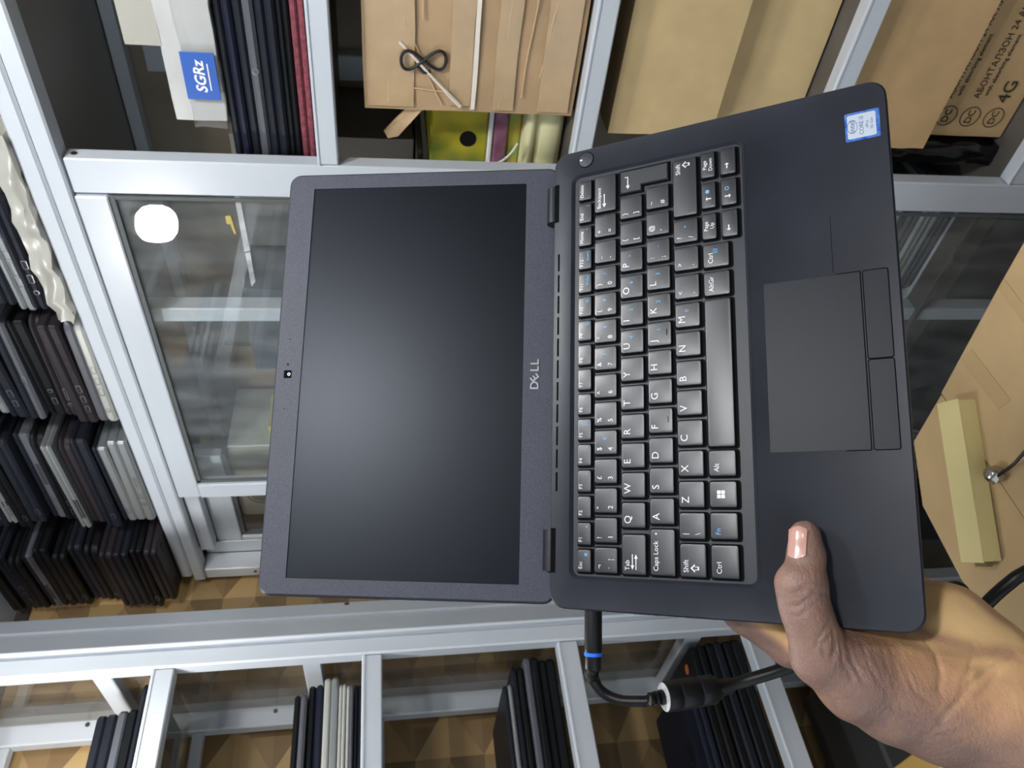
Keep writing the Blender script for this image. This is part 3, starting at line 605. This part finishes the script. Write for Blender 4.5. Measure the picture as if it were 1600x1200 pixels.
# L-shaped Enter key
EP = [(.1136, -.0489), (.1136, -.0641), (.1176, -.0641+.0), (.1176, -.0820), (.1294, -.0820), (.1294, -.0489)]
def poly_in(P, d):
    c_ = [(x+(d if i in (0, 1, 2, 3) else -d), y+(d if i in (1, 2, 3, 4) else -d)) for i, (x, y) in enumerate(P)]
    c_[2] = (P[2][0]+d, P[2][1]+d); return c_
ek = part('key', loft([[(x, y, z_) for x, y in poly_in(EP, d)] for d, z_ in ((0, -.0016), (0, KH-.001), (.0004, KH-.0003), (.0009, KH))], False, True), KEY, lap, local=True, smooth=22)
part('key_gap_shade', ([(x, y, -.0009) for x, y in poly_in(EP, -.0010)], [tuple(range(6))]), KEYDARK, ek, local=True, smooth=0)  # black sheet painted in for the shade around Enter
part('legend', xform(join(arrow(.0085, .0026, math.pi), box(.0038, .0043, 0, .0022, 0, .00006, .00001)), T(.1205, -.0545, KH+.00003)), WHITE, ek, local=True, smooth=0)
# touchpad and its two buttons
def inset(name, xa, xb, ya, yb, m_, r, zt=.0002, g=.0004):
    o = LP(name, slab(xa, xb, ya, yb, -.001, zt, r, .0002, 3), m_)
    LP('seam', slab(xa-g, xb+g, ya-g, yb+g, -.001, .00008, r+g*.5, .00002, 3), GAP, o, smooth=0); return o
inset('touchpad', -.0597, .0394, -.1897, -.1359, PADM, .0004, .00018)
inset('touchpad_button', -.0597, -.0110, -.2036, -.1911, PADM, .0012, .0003)
inset('touchpad_button', -.0102, .0394, -.2036, -.1911, PADM, .0012, .0003)
# processor sticker
stk = LP('processor_sticker', slab(.1172, .1347, -.2053, -.1870, .0001, .00032, .0008, .00005, 3), mat('sticker_blue', (40, 92, 200), .15, .3, .8, rgb2=(120, 170, 235), scale=160, detail=2), label='small blue and silver square sticker')
LP('sticker_panel', slab(.1186, .1333, -.2032, -.1882, .0003, .0004, .001, .00003, 3), mat('sticker_silver', (206, 216, 228), .3, .2), stk, smooth=0)
STX = mat('sticker_ink', (60, 90, 130), .5)
LP('lettering', join(xform(text('intel', .0042, 'CENTER', .00003), T(.1260, -.1908, .00044)), xform(ring(.0031, .0034, .00004, 24), Matrix(((1.25, 0, 0, .1260), (0, .8, 0, -.1908), (0, 0, 1, .00042), (0, 0, 0, 1)))),
    xform(text('CORE i5', .0032, 'CENTER', .00003), T(.1260, -.1957, .00044)), xform(text('vPro', .0024, 'CENTER', .00003), T(.1260, -.1986, .00044)), xform(text('7th Gen', .0021, 'CENTER', .00003), T(.1260, -.2010, .00044))), STX, stk, smooth=0)
# side ports on the left edge, beside the charger socket
for y, nm in ((-.062, 'usb'), (-.095, 'hdmi')):
    o = bpy.data.objects.new('port', PORTS[nm]); C.objects.link(o); o.parent = lap; o.location = (-HW-.0001, y, -.0065); o.rotation_euler = (0, 0, -math.pi/2)
LP('scratch', box(.0405, .075, -.1762, -.1759, -.0001, .0001, .00003), GAP, smooth=0)
# lid, in its own tilted frame: local x across, y up the lid, z out of the glass
LA = .40714; LMx = T(-.0012, .006, -.0086) @ Matrix.Rotation(LA, 4, 'X')
LH, LW = .1933, .1504
LL = lambda n, me, m_, p=lap, **k: part(n, xform(me, LMx), m_, p, local=True, **k)
lid_ = LL('lid_shell', slab(-LW, LW, -.0055, LH, -.0058, -.0006, .008, .0012, 5), SOFT)
LL('lid_gasket', slab(-LW+.0008, LW-.0008, -.005, LH-.0008, -.0014, -.0008, .0075, .0003, 5), GAP, lid_)
SX, S0, S1 = .1385, .0180, .1740
bo = rrect(-LW+.0014, LW-.0014, -.0045, LH-.0014, .007, 5); bi = rrect(-SX, SX, S0, S1, .0006, 5)
LL('bezel', loft([[(x, y, -.0004) for x, y in bo], [(x*.997, (y-LH/2)*.997+LH/2, .0003) for x, y in bo], [(x, y, .0003) for x, y in bi], [(x, y, -.0007) for x, y in bi]], False, False), BEZEL, smooth=35)
scrM = mat('matte_screen', (7, 9, 14), .36, 0, .36)
scrM.node_tree.nodes['Principled BSDF'].inputs['Specular Tint'].default_value = (.80, .87, 1, 1)   # camera's bluish cast put into the reflections by tint
LL('screen', ([(-SX-.0005, S0-.0005, -.0005), (SX+.0005, S0-.0005, -.0005), (SX+.0005, S1+.0005, -.0005), (-SX-.0005, S1+.0005, -.0005)], [(0, 1, 2, 3)]), scrM, smooth=0)
wc = LL('webcam', slab(-.0028, .0028, .1806, .1862, .0002, .0005, .0007, .0001, 3), GAP)
LL('webcam_lens', xform(join(ring(.0007, .0011, .0002, 14)), T(.0, .1824, .0005)), METAL, wc)
for x in (.0252, -.0245): LL('microphone_hole', xform(lathe([(.0001, .0002), (.0004, .0002), (.0004, .00045), (.0001, .00045)], 10), T(x, .1838, 0)), GAP)
LL('webcam_light', xform(ring(.0004, .0008, .0002, 12), T(.0070, .1838, .0003)), GAP)
CH = mat('logo_chrome', (176, 178, 182), .35, .25)
g = []
for s_, x, rot in (('D', -.0098, 0), ('E', -.0044, math.radians(38)), ('L', .0017, 0), ('L', .0063, 0)):
    me = text(s_, .0080, 'LEFT', .0003, 0, .00012)
    xs = [v[0] for v in me[0]]; cx = (min(xs)+max(xs))/2
    g.append(xform(me, T(x+.0022, .0098, .0006) @ Matrix.Rotation(rot, 4, 'Z') @ T(-cx, 0, 0)))
LL('lid_logo', join(*g), CH, smooth=0, label='small chrome maker emblem under the screen')

# ------------------------------------------------------------------ charger cable
BLKR = mat('black_rubber', (16, 16, 18), .42, 0, .35, var=.2, scale=60)
LMr = LM.copy(); LMr.translation.z -= ZC
ax = -(LMr.to_3x3() @ Vector((1, 0, 0))); P0 = LMr @ Vector((-.1518, -.0268, -.0075))
cab = thing('charger_cable', 'black charger cable with blue-ringed plug and ferrite cylinder plugged into the laptop', 'cable', tuple(P0))
pa = lambda t: tuple(P0+ax*t)
pl = part('plug', tube([pa(0), pa(.0006), pa(.024), pa(.026), pa(.0262), pa(.035), pa(.0362)], [.0046, .0054, .0054, .0052, .0050, .0050, .0042], 24), BLKR, cab, smooth=40)
part('light_ring', tube([pa(.0256), pa(.0258), pa(.0278), pa(.028)], [.0050, .0055, .0055, .0050], 24), mat('ring_blue', (46, 120, 250), .3), pl)
c0 = [Vector(pa(.034)), atD(925, 1056, .492), atD(940, 1080, .494), atD(968, 1094, .490), atD(1008, 1096, .4845)]
sp = spline(c0, 10)
part('cable', tube(sp, .0034, 14), BLKR, cab, smooth=60)
for i in range(5): 
    q = sp[7+i*2]; d_ = (sp[8+i*2]-sp[6+i*2]).normalized()
    part('strain_rib', tube([tuple(q-d_*.0011), tuple(q-d_*.0008), tuple(q+d_*.0008), tuple(q+d_*.0011)], [.0036, .0045-.0002*i, .0045-.0002*i, .0036], 16), BLKR, cab)
f0, f1 = atD(1038, 1089, .481), atD(1119, 1076, .490); fd = (f1-f0).normalized()
fc = part('ferrite_core', tube([tuple(f0), tuple(f0+fd*.0006), tuple(f0+fd*.009), tuple(f0+fd*.0095), tuple(f0+fd*.010), tuple(f0+fd*.0225), tuple(f0+fd*.023), tuple(f0+fd*.0235), tuple(f1-fd*.002), tuple(f1)], [.0088, .0092, .0092, .0089, .0092, .0092, .0089, .0092, .0090, .0075], 28), BLKR, cab, smooth=40)
part('pale_end', tube([tuple(f0-fd*.0004), tuple(f0+fd*.0002)], [.0086, .0088], 28), mat('scuffed_grey', (190, 190, 190), .6), fc)
for k in range(3):
    q = f0-fd*(.0022+k*.0034); part('strain_rib', tube([tuple(q-fd*.0013), tuple(q-fd*.001), tuple(q+fd*.001), tuple(q+fd*.0013)], [.0036, .0046-.0003*k, .0046-.0003*k, .0036], 16), BLKR, cab)
part('cable', tube([tuple(sp[-1]), tuple(f0)], .0034, 14), BLKR, cab)
c1_ = [f1-fd*.001, atD(1160, 1065, .492), atD(1225, 1045, .486), atD(1290, 1020, .488), atD(1370, 985, .51), atD(1440, 940, .505), atD(1490, 918, .47), atD(1508, 935, .465), atD(1502, 975, .475), atD(1495, 1000, .49), atD(1515, 975, .495), atD(1545, 940, .485), atD(1575, 913, .478), atD(1605, 893, .475), atD(1700, 850, .47)]
part('cable', tube(spline(c1_, 8), .0040, 14), BLKR, cab, smooth=60)
q = atD(1132, 1073, .4925); d_ = (atD(1160, 1065, .492)-f1).normalized()
part('strain_rib', tube([tuple(q-d_*.004), tuple(q-d_*.003), tuple(q+d_*.004), tuple(q+d_*.0045)], [.004, .0054, .0050, .004], 16), BLKR, cab)

# ------------------------------------------------------------------ cartons on the floor in the corner
ZF = -.80
def poly(pts, z0, z1): return loft([[(p.x, p.y, z0) for p in pts], [(p.x, p.y, z1) for p in pts]])
def pz(*L): return [onZ(x, y, ZF) for x, y in L][::-1]
fcar = thing('open_carton', 'large open kraft carton on the floor in the corner', 'cardboard box', tuple(onZ(1560, 720, ZF))[:2]+(-ZC,))
KR5 = mat('kraft_flap', (200, 170, 124), .7, var=.07, scale=12, bump=.25, bscale=25)
body_ = pz((1450, 700), (1562, 480), (1700, 420), (1800, 700), (1680, 960), (1515, 890), (1458, 785))
part('carton_body', poly(body_, -ZC, ZF-.008), KR5, fcar, smooth=0)
part('carton_flap', poly(pz((1426, 690), (1469, 617), (1534, 714), (1600, 814), (1690, 950), (1640, 1050), (1560, 990), (1500, 905), (1440, 790)), ZF-.007, ZF-.002), KR5, fcar, smooth=0)
part('carton_flap', poly(pz((1471, 614), (1500, 560), (1530, 505), (1562, 446), (1690, 220), (1850, 560), (1692, 946), (1602, 812), (1536, 712)), ZF-.0065, ZF), KR5, fcar, smooth=0)
for L_t in (((1560, 452), (1600, 505), (1612, 492), (1570, 436)), ((1500, 562), (1560, 640), (1580, 625), (1518, 545))):
    part('tape_strip', poly([onZ(x, y, ZF) for x, y in L_t], ZF+.0002, ZF+.0008), mat('carton_tape', (198, 168, 122), .2, 0, .7, bump=.4, bscale=30), fcar, smooth=0)
# long yellow box lying on it
yb_ = thing('long_yellow_box', 'long narrow yellow cardboard box lying on the open carton', 'box', tuple(onZ(1510, 750, ZF)))
a_, b_ = onZ(1480, 627, ZF+.028), onZ(1519, 879, ZF+.028); dx = (b_-a_).normalized(); dy = Vector((dx.y, -dx.x, 0))
if dy.dot(onZ(1465, 627, ZF+.028)-a_) < 0: dy = -dy
def ybox(w0, w1, e0, e1, z0, z1):
    P = [a_+dx*e0+dy*w0, b_+dx*e1+dy*w0, b_+dx*e1+dy*w1, a_+dx*e0+dy*w1]
    return loft([[(p.x, p.y, z) for p in P] for z in (z0, z1)])
wid = (onZ(1465, 627, ZF+.028)-onZ(1497, 624, ZF+.028)).length/2
YEL = mat('yellow_carton', (228, 212, 150), .6, var=.03, scale=20)
part('box_body', ybox(-wid, wid, .0015, -.0015, ZF+.0005, ZF+.0265), YEL, yb_, smooth=0)
part('box_lid', ybox(-wid-.0008, wid+.0008, 0, 0, ZF+.0266, ZF+.028), YEL, yb_, smooth=0)
part('end_flap', ybox(-wid*.5, wid*.5, .32 if False else (b_-a_).length, .006, ZF+.006, ZF+.016), mat('brown_tab', (130, 108, 66), .7), yb_, smooth=0)
# foil wrapped plug with thin black lead
fb = thing('foil_ball', 'small crumpled silver foil ball with a black lead on the carton', 'foil ball', tuple(onZ(1568, 742, ZF)))
import bmesh as _bm
bm = _bm.new(); _bm.ops.create_icosphere(bm, subdivisions=3, radius=.0125); cen = onZ(1567, 741, ZF)+Vector((0, 0, .0128))
V = [(v.co.x+cen.x, v.co.y+cen.y, v.co.z+cen.z) for v in bm.verts]; bm.verts.index_update(); Fc = [tuple(v.index for v in f.verts) for f in bm.faces]; bm.free()
part('foil', crumple((V, Fc), .0014, 160, 3), mat('foil', (176, 170, 160), .22, .9), fb, smooth=25)
part('lead', tube(spline([cen+Vector((-.006, 0, .004)), onZ(1582, 727, ZF+.016), onZ(1604, 703, ZF+.012), onZ(1660, 640, ZF+.004)], 6), .0022, 8), BLKR, fb)
# bundle of cables and a blue case in the dark corner
solo('black_crate', box(.785, .95, 1.20, 1.33, -ZC, -.905, .006), BLACKP, 'black crate standing in the corner beneath a blue folder', 'crate')
solo('blue_folder', box(.787, .845, 1.21, 1.325, -.9045, -.885, .004), mat('blue_plastic', (52, 62, 150), .4), 'blue plastic folder lying on the black crate in the corner', 'folder')
for i in range(4):
    a0 = Vector((.80+.03*i, 1.12-.015*i, -ZC+.01)); 
    pts = [a0+Vector((.012*math.sin(i+k), .02*math.cos(k*1.3+i), .13*k)) for k in range(5)]
    solo('cable_coil', tube(spline(pts, 5), .006, 8), (BLKR, GREYP, BLKR, GREYP)[i], '%s cable standing up in the dark corner, %s of four' % (('black', 'grey', 'black', 'grey')[i], ('nearest', 'second', 'third', 'farthest')[i]), 'cable', 'loose cables in the corner')

# ------------------------------------------------------------------ the hand
def H(px, py, D, r): v = ray(px, py)*D; return (v[0], v[1], v[2], r)
TH = [[H(1258, 838, .4105, .0082), H(1260, 868, .4080, .0092), H(1256, 914, .4035, .0115), H(1262, 962, .4015, .0122), H(1284, 1026, .4010, .0152), H(1340, 1060, .4030, .0215), H(1400, 1082, .4050, .0255), H(1470, 1102, .4040, .0285), H(1560, 1122, .3990, .0300), H(1720, 1190, .3880, .0315)],
      [H(1305, 1000, .4160, .0120), H(1370, 1015, .4260, .0180), H(1440, 1060, .4200, .0240)],
      [H(1232, 910, .4035, .0048), H(1238, 935, .4030, .0052)]]
PA = [[H(1470, 988, .4300, .0265), H(1530, 1032, .4200, .0260), H(1590, 1090, .4100, .0285)], [H(1470, 988, .4300, .0265), H(1420, 960, .4430, .0200), H(1390, 985, .4450, .0190), H(1440, 1040, .4300, .0240)]]
FI = [[H(1400, 1020, .4420, .0170), H(1320, 1030, .4480, .0150), H(1235, 1008, .4520, .0122), H(1165, 960, .4560, .0112), H(1105, 915, .4640, .0096)],
      [H(1400, 980, .4470, .0170), H(1350, 940, .4560, .0128), H(1265, 880, .4600, .0116), H(1185, 835, .4660, .0095)],
      [H(1410, 960, .4450, .0170), H(1380, 900, .4540, .0124), H(1305, 835, .4580, .0112), H(1240, 790, .4650, .0092)],
      [H(1415, 960, .4420, .0160), H(1400, 893, .4490, .0108), H(1350, 830, .4540, .0098), H(1315, 780, .4610, .0082)]]
def seg(P, a, b):
    A_, B_ = np.array(a[:3]), np.array(b[:3]); d = B_-A_; t = np.clip((P-A_) @ d/(d @ d), 0, 1)
    return np.linalg.norm(P-A_-t[:, None]*d, axis=1)-(a[3]+(b[3]-a[3])*t)
def smin(a, b, k):
    h = np.clip(.5+.5*(b-a)/k, 0, 1); return b+(a-b)*h-k*h*(1-h)
def group(P, chains, k):
    D_ = None
    for ch in chains:
        dch = None
        for a, b in zip(ch[:-1], ch[1:]):
            d = seg(P, a, b); dch = d if dch is None else np.minimum(dch, d) if False else smin(dch, d, .0035)
        D_ = dch if D_ is None else smin(D_, dch, k)
    return D_
def sdf0(P):
    dt = group(P, TH, .010); dp = group(P, PA, .008); df = group(P, FI, .003)
    return smin(smin(dt, dp, .012), df, .006), dt, dp, df
def march(px, py, f):
    d = ray(px, py); d = d/np.linalg.norm(d); t = .33
    for _ in range(80):
        h = f(np.array([d*t]))[0]
        if h < .0002: break
        t += max(h, .0002)
        if t > .6: return None
    return d*t
f0_ = lambda P: sdf0(P)[0]
CR = [([(1218, 922), (1238, 928), (1258, 920)], .0010, .0012), ([(1222, 948), (1245, 948), (1268, 934)], .0008, .0012), ([(1226, 962), (1250, 962), (1276, 942)], .0006, .0011), ([(1294, 928), (1280, 926), (1270, 924)], .0009, .0013),
      ([(1303, 985), (1306, 1010), (1300, 1030)], .0016, .0016), ([(1296, 975), (1280, 995), (1276, 1010)], .0009, .0014), ([(1300, 990), (1285, 1008), (1292, 1035)], .0008, .0013),
      ([(1322, 985), (1330, 1030), (1352, 1070)], .0008, .0015), ([(1345, 1000), (1360, 1045), (1385, 1080)], .0006, .0014), ([(1312, 990), (1316, 1030), (1332, 1062)], .0007, .0013),
      ([(1590, 1022), (1555, 1040), (1520, 1065), (1496, 1098), (1470, 1128)], .0016, .0020), ([(1440, 992), (1462, 1020), (1470, 1050), (1468, 1080)], .0009, .0018), ([(1420, 1060), (1432, 1082), (1450, 1095)], .0007, .0014), ([(1405, 1105), (1440, 1120), (1470, 1112)], .0006, .0014),
      ([(1522, 1010), (1516, 1045), (1500, 1080)], .0007, .0016), ([(1560, 1050), (1540, 1080), (1515, 1100)], .0006, .0014), ([(1425, 1130), (1465, 1138), (1505, 1120)], .0006, .0013), ([(1445, 1148), (1485, 1152), (1530, 1130)], .0005, .0013)]
def fan(A_, B_, n, dep, wd):
    for i in range(n):
        t = (i+.5)/n; jj = 3*math.sin(i*5.1)
        CR.append(([(a[0]+(b[0]-a[0])*t+jj*.4, a[1]+(b[1]-a[1])*t+jj) for a, b in zip(A_, B_)], dep*(.7+.3*math.sin(i*2.7)), wd))
fan([(1392, 1102), (1430, 1124), (1470, 1116), (1500, 1092)], [(1420, 1160), (1480, 1172), (1540, 1146), (1592, 1100)], 9, .0006, .0009)
fan([(1312, 990), (1322, 1030), (1345, 1072)], [(1420, 1000), (1436, 1050), (1448, 1092)], 8, .0005, .0009)
fan([(1226, 972), (1248, 975), (1268, 958)], [(1244, 1050), (1262, 1058), (1276, 1040)], 8, .0003, .0008)
fan([(1219, 900), (1238, 902), (1254, 898)], [(1222, 945), (1246, 946), (1270, 930)], 5, .0005, .0008)
fan([(1262, 1060), (1290, 1070), (1310, 1050)], [(1330, 1110), (1350, 1095), (1362, 1070)], 5, .0003, .0008)
CR3 = []
for pts, dep, wd in CR:
    q = []
    for (xa, ya), (xb, yb) in zip(pts[:-1], pts[1:]):
        for k in range(10): q.append((xa+(xb-xa)*k/10, ya+(yb-ya)*k/10))
    q.append(pts[-1]); q = [march(x, y, f0_) for x, y in q]; q = [v for v in q if v is not None]
    if len(q) > 2: CR3.append((np.array(q), dep, wd))
def sdf(P):
    d, dt, dp, df = sdf0(P); near = np.abs(d) < .003; Q = P[near]
    if len(Q):
        e = np.zeros(len(Q))
        for q, dep, wd in CR3:
            bb = np.all((Q > q.min(0)-.003) & (Q < q.max(0)+.003), axis=1)
            if not bb.any(): continue
            R2 = ((Q[bb][:, None, :]-q[None])**2).sum(2).min(1); e[bb] += 1.3*dep*np.exp(-R2/(.42*wd*wd))
        d = d.copy(); d[near] += e
    return d
allp = np.array([p for g_ in (TH, PA, FI) for ch in g_ for p in ch]); lo = (allp[:, :3]-allp[:, 3:]).min(0)-.006; hi = (allp[:, :3]+allp[:, 3:]).max(0)+.006
VX = .00095
nx, ny, nz = [int(v) for v in np.ceil((hi-lo)/VX)]
gx, gy, gz = [lo[i]+np.arange(n)*VX for i, n in enumerate((nx, ny, nz))]
ST = 5                                            # coarse pass first, then only the band around the skin
cg = np.stack(np.meshgrid(*[lo[i]+(np.arange(-(-n//ST))*ST+ST/2)*VX for i, n in enumerate((nx, ny, nz))], indexing='ij'), -1)
cv = sdf0(cg.reshape(-1, 3))[0].reshape(cg.shape[:3])
vol = np.repeat(np.repeat(np.repeat(cv, ST, 0), ST, 1), ST, 2)[:nx, :ny, :nz].copy()
I_ = np.argwhere(np.abs(vol) < .0075)
for i in range(0, len(I_), 200000):
    q = I_[i:i+200000]; vol[tuple(q.T)] = sdf(lo+q*VX)
def surface_nets(v):
    s = v < 0; nx, ny, nz = v.shape; acc = np.zeros((nx-1, ny-1, nz-1, 3)); cnt = np.zeros((nx-1, ny-1, nz-1))
    cor = [(a, b, c) for a in (0, 1) for b in (0, 1) for c in (0, 1)]
    sl = lambda o: (slice(o[0], o[0]+nx-1), slice(o[1], o[1]+ny-1), slice(o[2], o[2]+nz-1))
    for a in cor:
        for k in range(3):
            if a[k]: continue
            b = list(a); b[k] = 1; va, vb = v[sl(a)], v[sl(b)]; m_ = (va < 0) != (vb < 0)
            t = np.where(m_, va/np.where(m_, va-vb, 1), 0)
            for j in range(3): acc[..., j] += np.where(m_, a[j]+(t if j == k else 0), 0)
            cnt += m_
    act = cnt > 0; idx = -np.ones(act.shape, int); idx[act] = np.arange(act.sum())
    I = np.argwhere(act); Vt = I+acc[act]/cnt[act][:, None]; Fs = []
    for k in range(3):
        d = [0, 0, 0]; d[k] = 1
        n = [nx, ny, nz]
        A0 = s[tuple(slice(0, n[j]-d[j]) for j in range(3))]; B0 = s[tuple(slice(d[j], n[j]) for j in range(3))]
        E = np.argwhere(A0 != B0); u_, w_ = [(1, 2), (2, 0), (0, 1)][k]
        ok = (E[:, u_] > 0) & (E[:, w_] > 0) & (E[:, u_] < n[u_]-1) & (E[:, w_] < n[w_]-1); E = E[ok]
        fl = A0[tuple(E.T)]
        def cell(du, dw):
            Q = E.copy(); Q[:, u_] -= du; Q[:, w_] -= dw; return idx[tuple(Q.T)]
        q = np.stack([cell(1, 1), cell(0, 1), cell(0, 0), cell(1, 0)], 1)
        q[~fl] = q[~fl][:, ::-1]; Fs.append(q)
    return Vt, np.concatenate(Fs)
Vt, Fq = surface_nets(vol); Vt = lo+Vt*VX
e_ = .0006
d0, dt, dp, df = sdf0(Vt)
nrm = np.stack([f0_(Vt+np.eye(3)[k]*e_)-f0_(Vt-np.eye(3)[k]*e_) for k in range(3)], 1); nrm /= np.linalg.norm(nrm, axis=1)[:, None]
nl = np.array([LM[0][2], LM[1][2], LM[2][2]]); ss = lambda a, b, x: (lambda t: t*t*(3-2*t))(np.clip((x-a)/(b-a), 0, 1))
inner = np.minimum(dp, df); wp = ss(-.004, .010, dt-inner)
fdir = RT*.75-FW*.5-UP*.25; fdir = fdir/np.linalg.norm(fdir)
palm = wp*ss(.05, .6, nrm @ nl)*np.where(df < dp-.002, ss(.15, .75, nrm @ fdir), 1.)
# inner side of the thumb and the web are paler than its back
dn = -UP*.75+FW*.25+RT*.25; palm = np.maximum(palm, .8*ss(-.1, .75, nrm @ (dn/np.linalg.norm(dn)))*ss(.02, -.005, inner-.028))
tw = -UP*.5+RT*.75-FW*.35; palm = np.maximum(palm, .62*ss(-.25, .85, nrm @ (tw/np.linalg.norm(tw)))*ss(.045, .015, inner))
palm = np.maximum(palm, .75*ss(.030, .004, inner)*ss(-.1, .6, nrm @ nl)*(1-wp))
ho = bpy.data.objects.new('hand', None)
hm = bpy.data.meshes.new('hand'); c_h = Vector(allp[:, :3].mean(0)); c_h.z = lo[2]
hm.from_pydata((Vt-np.array(c_h)).tolist(), [], Fq.tolist()); hm.shade_smooth()
at_ = hm.attributes.new('palm', 'FLOAT', 'POINT'); at_.data.foreach_set('value', palm.astype(np.float32))
bpy.data.objects.remove(ho); ho = bpy.data.objects.new('hand', hm); C.objects.link(ho); ho.location = (c_h.x, c_h.y, c_h.z+ZC); ORG[ho] = Vector(ho.location)
tag(ho, 'left hand gripping the laptop corner, thumb on the palm rest, fingers beneath', 'hand')
SK = bpy.data.materials.new('skin'); SK.use_nodes = True; nt = SK.node_tree; b = nt.nodes['Principled BSDF']; N = nt.nodes.new; Lk = nt.links.new
an = N('ShaderNodeAttribute'); an.attribute_name = 'palm'
r = N('ShaderNodeValToRGB'); e = r.color_ramp.elements; e[0].position = 0; e[0].color = (*lin((138, 108, 96)), 1); e[1].position = 1; e[1].color = (*lin((250, 208, 148)), 1); k = e.new(.5); k.color = (*lin((196, 150, 116)), 1)  # paler palm skin, lightened further for the lamp light falling on it
tc = N('ShaderNodeTexCoord'); n1 = N('ShaderNodeTexNoise'); n1.inputs['Scale'].default_value = 60; n1.inputs['Detail'].default_value = 6; Lk(tc.outputs['Object'], n1.inputs['Vector'])
ad = N('ShaderNodeMath'); ad.operation = 'MULTIPLY_ADD'; ad.inputs[1].default_value = .5; ad.inputs[2].default_value = -.25; Lk(n1.outputs[0], ad.inputs[0])
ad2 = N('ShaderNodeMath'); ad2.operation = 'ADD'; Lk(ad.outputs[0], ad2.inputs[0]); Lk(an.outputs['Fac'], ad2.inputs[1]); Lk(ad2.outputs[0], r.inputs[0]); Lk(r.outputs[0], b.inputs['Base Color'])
b.inputs['Roughness'].default_value = .48; b.inputs['Specular IOR Level'].default_value = .4
b.inputs['Subsurface Weight'].default_value = .08; b.inputs['Subsurface Radius'].default_value = (.006, .003, .002)
# fine skin lines: stretched noise, two directions
mp = N('ShaderNodeMapping'); mp.inputs['Rotation'].default_value = (.6, .3, .5); mp.inputs['Scale'].default_value = (90, 420, 420); Lk(tc.outputs['Object'], mp.inputs[0])
n2 = N('ShaderNodeTexNoise'); n2.inputs['Scale'].default_value = 1; n2.inputs['Detail'].default_value = 4; Lk(mp.outputs[0], n2.inputs['Vector'])
n3 = N('ShaderNodeTexVoronoi'); n3.inputs['Scale'].default_value = 900; Lk(tc.outputs['Object'], n3.inputs['Vector'])
sm = N('ShaderNodeMath'); sm.operation = 'MULTIPLY_ADD'; sm.inputs[1].default_value = .35; Lk(n3.outputs[0], sm.inputs[0]); Lk(n2.outputs[0], sm.inputs[2])
bp = N('ShaderNodeBump'); ms = N('ShaderNodeMapRange'); ms.inputs[1].default_value = .2; ms.inputs[2].default_value = .9; ms.inputs[3].default_value = .65; ms.inputs[4].default_value = .12; Lk(an.outputs['Fac'], ms.inputs[0]); Lk(ms.outputs[0], bp.inputs['Strength'])
if True: bp.inputs['Distance'].default_value = .0009; Lk(sm.outputs[0], bp.inputs['Height']); Lk(bp.outputs[0], b.inputs['Normal'])
hm.materials.append(SK)
# thumbnail, laid on the thumb's surface
NP, NQ = 13, 9; V = []
f1_ = lambda P: sdf(P)
for lift in (.00055, -.0008):
    for i in range(NP):
        for j in range(NQ):
            u_, v_ = i/(NP-1), j/(NQ-1); py = 823+50*u_+5*(2*v_-1)**2*(1 if u_ < .5 else -1)*(abs(u_-.5)*2)**2; hw = 13.5
            px = 1246.5-.05*(py-848)+hw*(2*v_-1)
            q = march(px, py, f0_)
            if q is None: q = march(px+6, py+4, f0_)
            n_v = np.array([f0_(np.array([q+np.eye(3)[k]*e_]))[0]-f0_(np.array([q-np.eye(3)[k]*e_]))[0] for k in range(3)]); n_v /= np.linalg.norm(n_v)
            V.append(tuple(q+n_v*lift))
Fn = []
o2 = NP*NQ
for i in range(NP-1):
    for j in range(NQ-1):
        a0 = i*NQ+j; Fn.append((a0, a0+NQ, a0+NQ+1, a0+1)); Fn.append((o2+a0, o2+a0+1, o2+a0+NQ+1, o2+a0+NQ))
bd = [j for j in range(NQ)]+[i*NQ+NQ-1 for i in range(1, NP)]+[(NP-1)*NQ+j for j in range(NQ-2, -1, -1)]+[i*NQ for i in range(NP-2, 0, -1)]
for i in range(len(bd)):
    a0, b0 = bd[i], bd[(i+1) % len(bd)]; Fn.append((a0, b0, o2+b0, o2+a0))
part('thumbnail', (V, Fn), mat('nail', (196, 150, 134), .25, 0, .6), ho, smooth=50, label='smooth pale thumbnail')
# shirt cuff at the edge of the picture
w0, w1 = np.array(H(1640, 1156, .3930, .0)[:3]), np.array(H(1800, 1225, .3830, .0)[:3])
cp = [tuple(w0+(w1-w0)*t) for t in (-.02, 0, .03, .3, .33, .36, .6, .63, .66, 1.)]
part('shirt_cuff', tube(cp, [.0335, .0355, .036, .036, .0366, .036, .0362, .0368, .0364, .037], 32, False), mat('cuff_cloth', (190, 194, 204), .7, rgb2=(120, 126, 140), scale=60, bump=.3, bscale=300), ho, smooth=60)
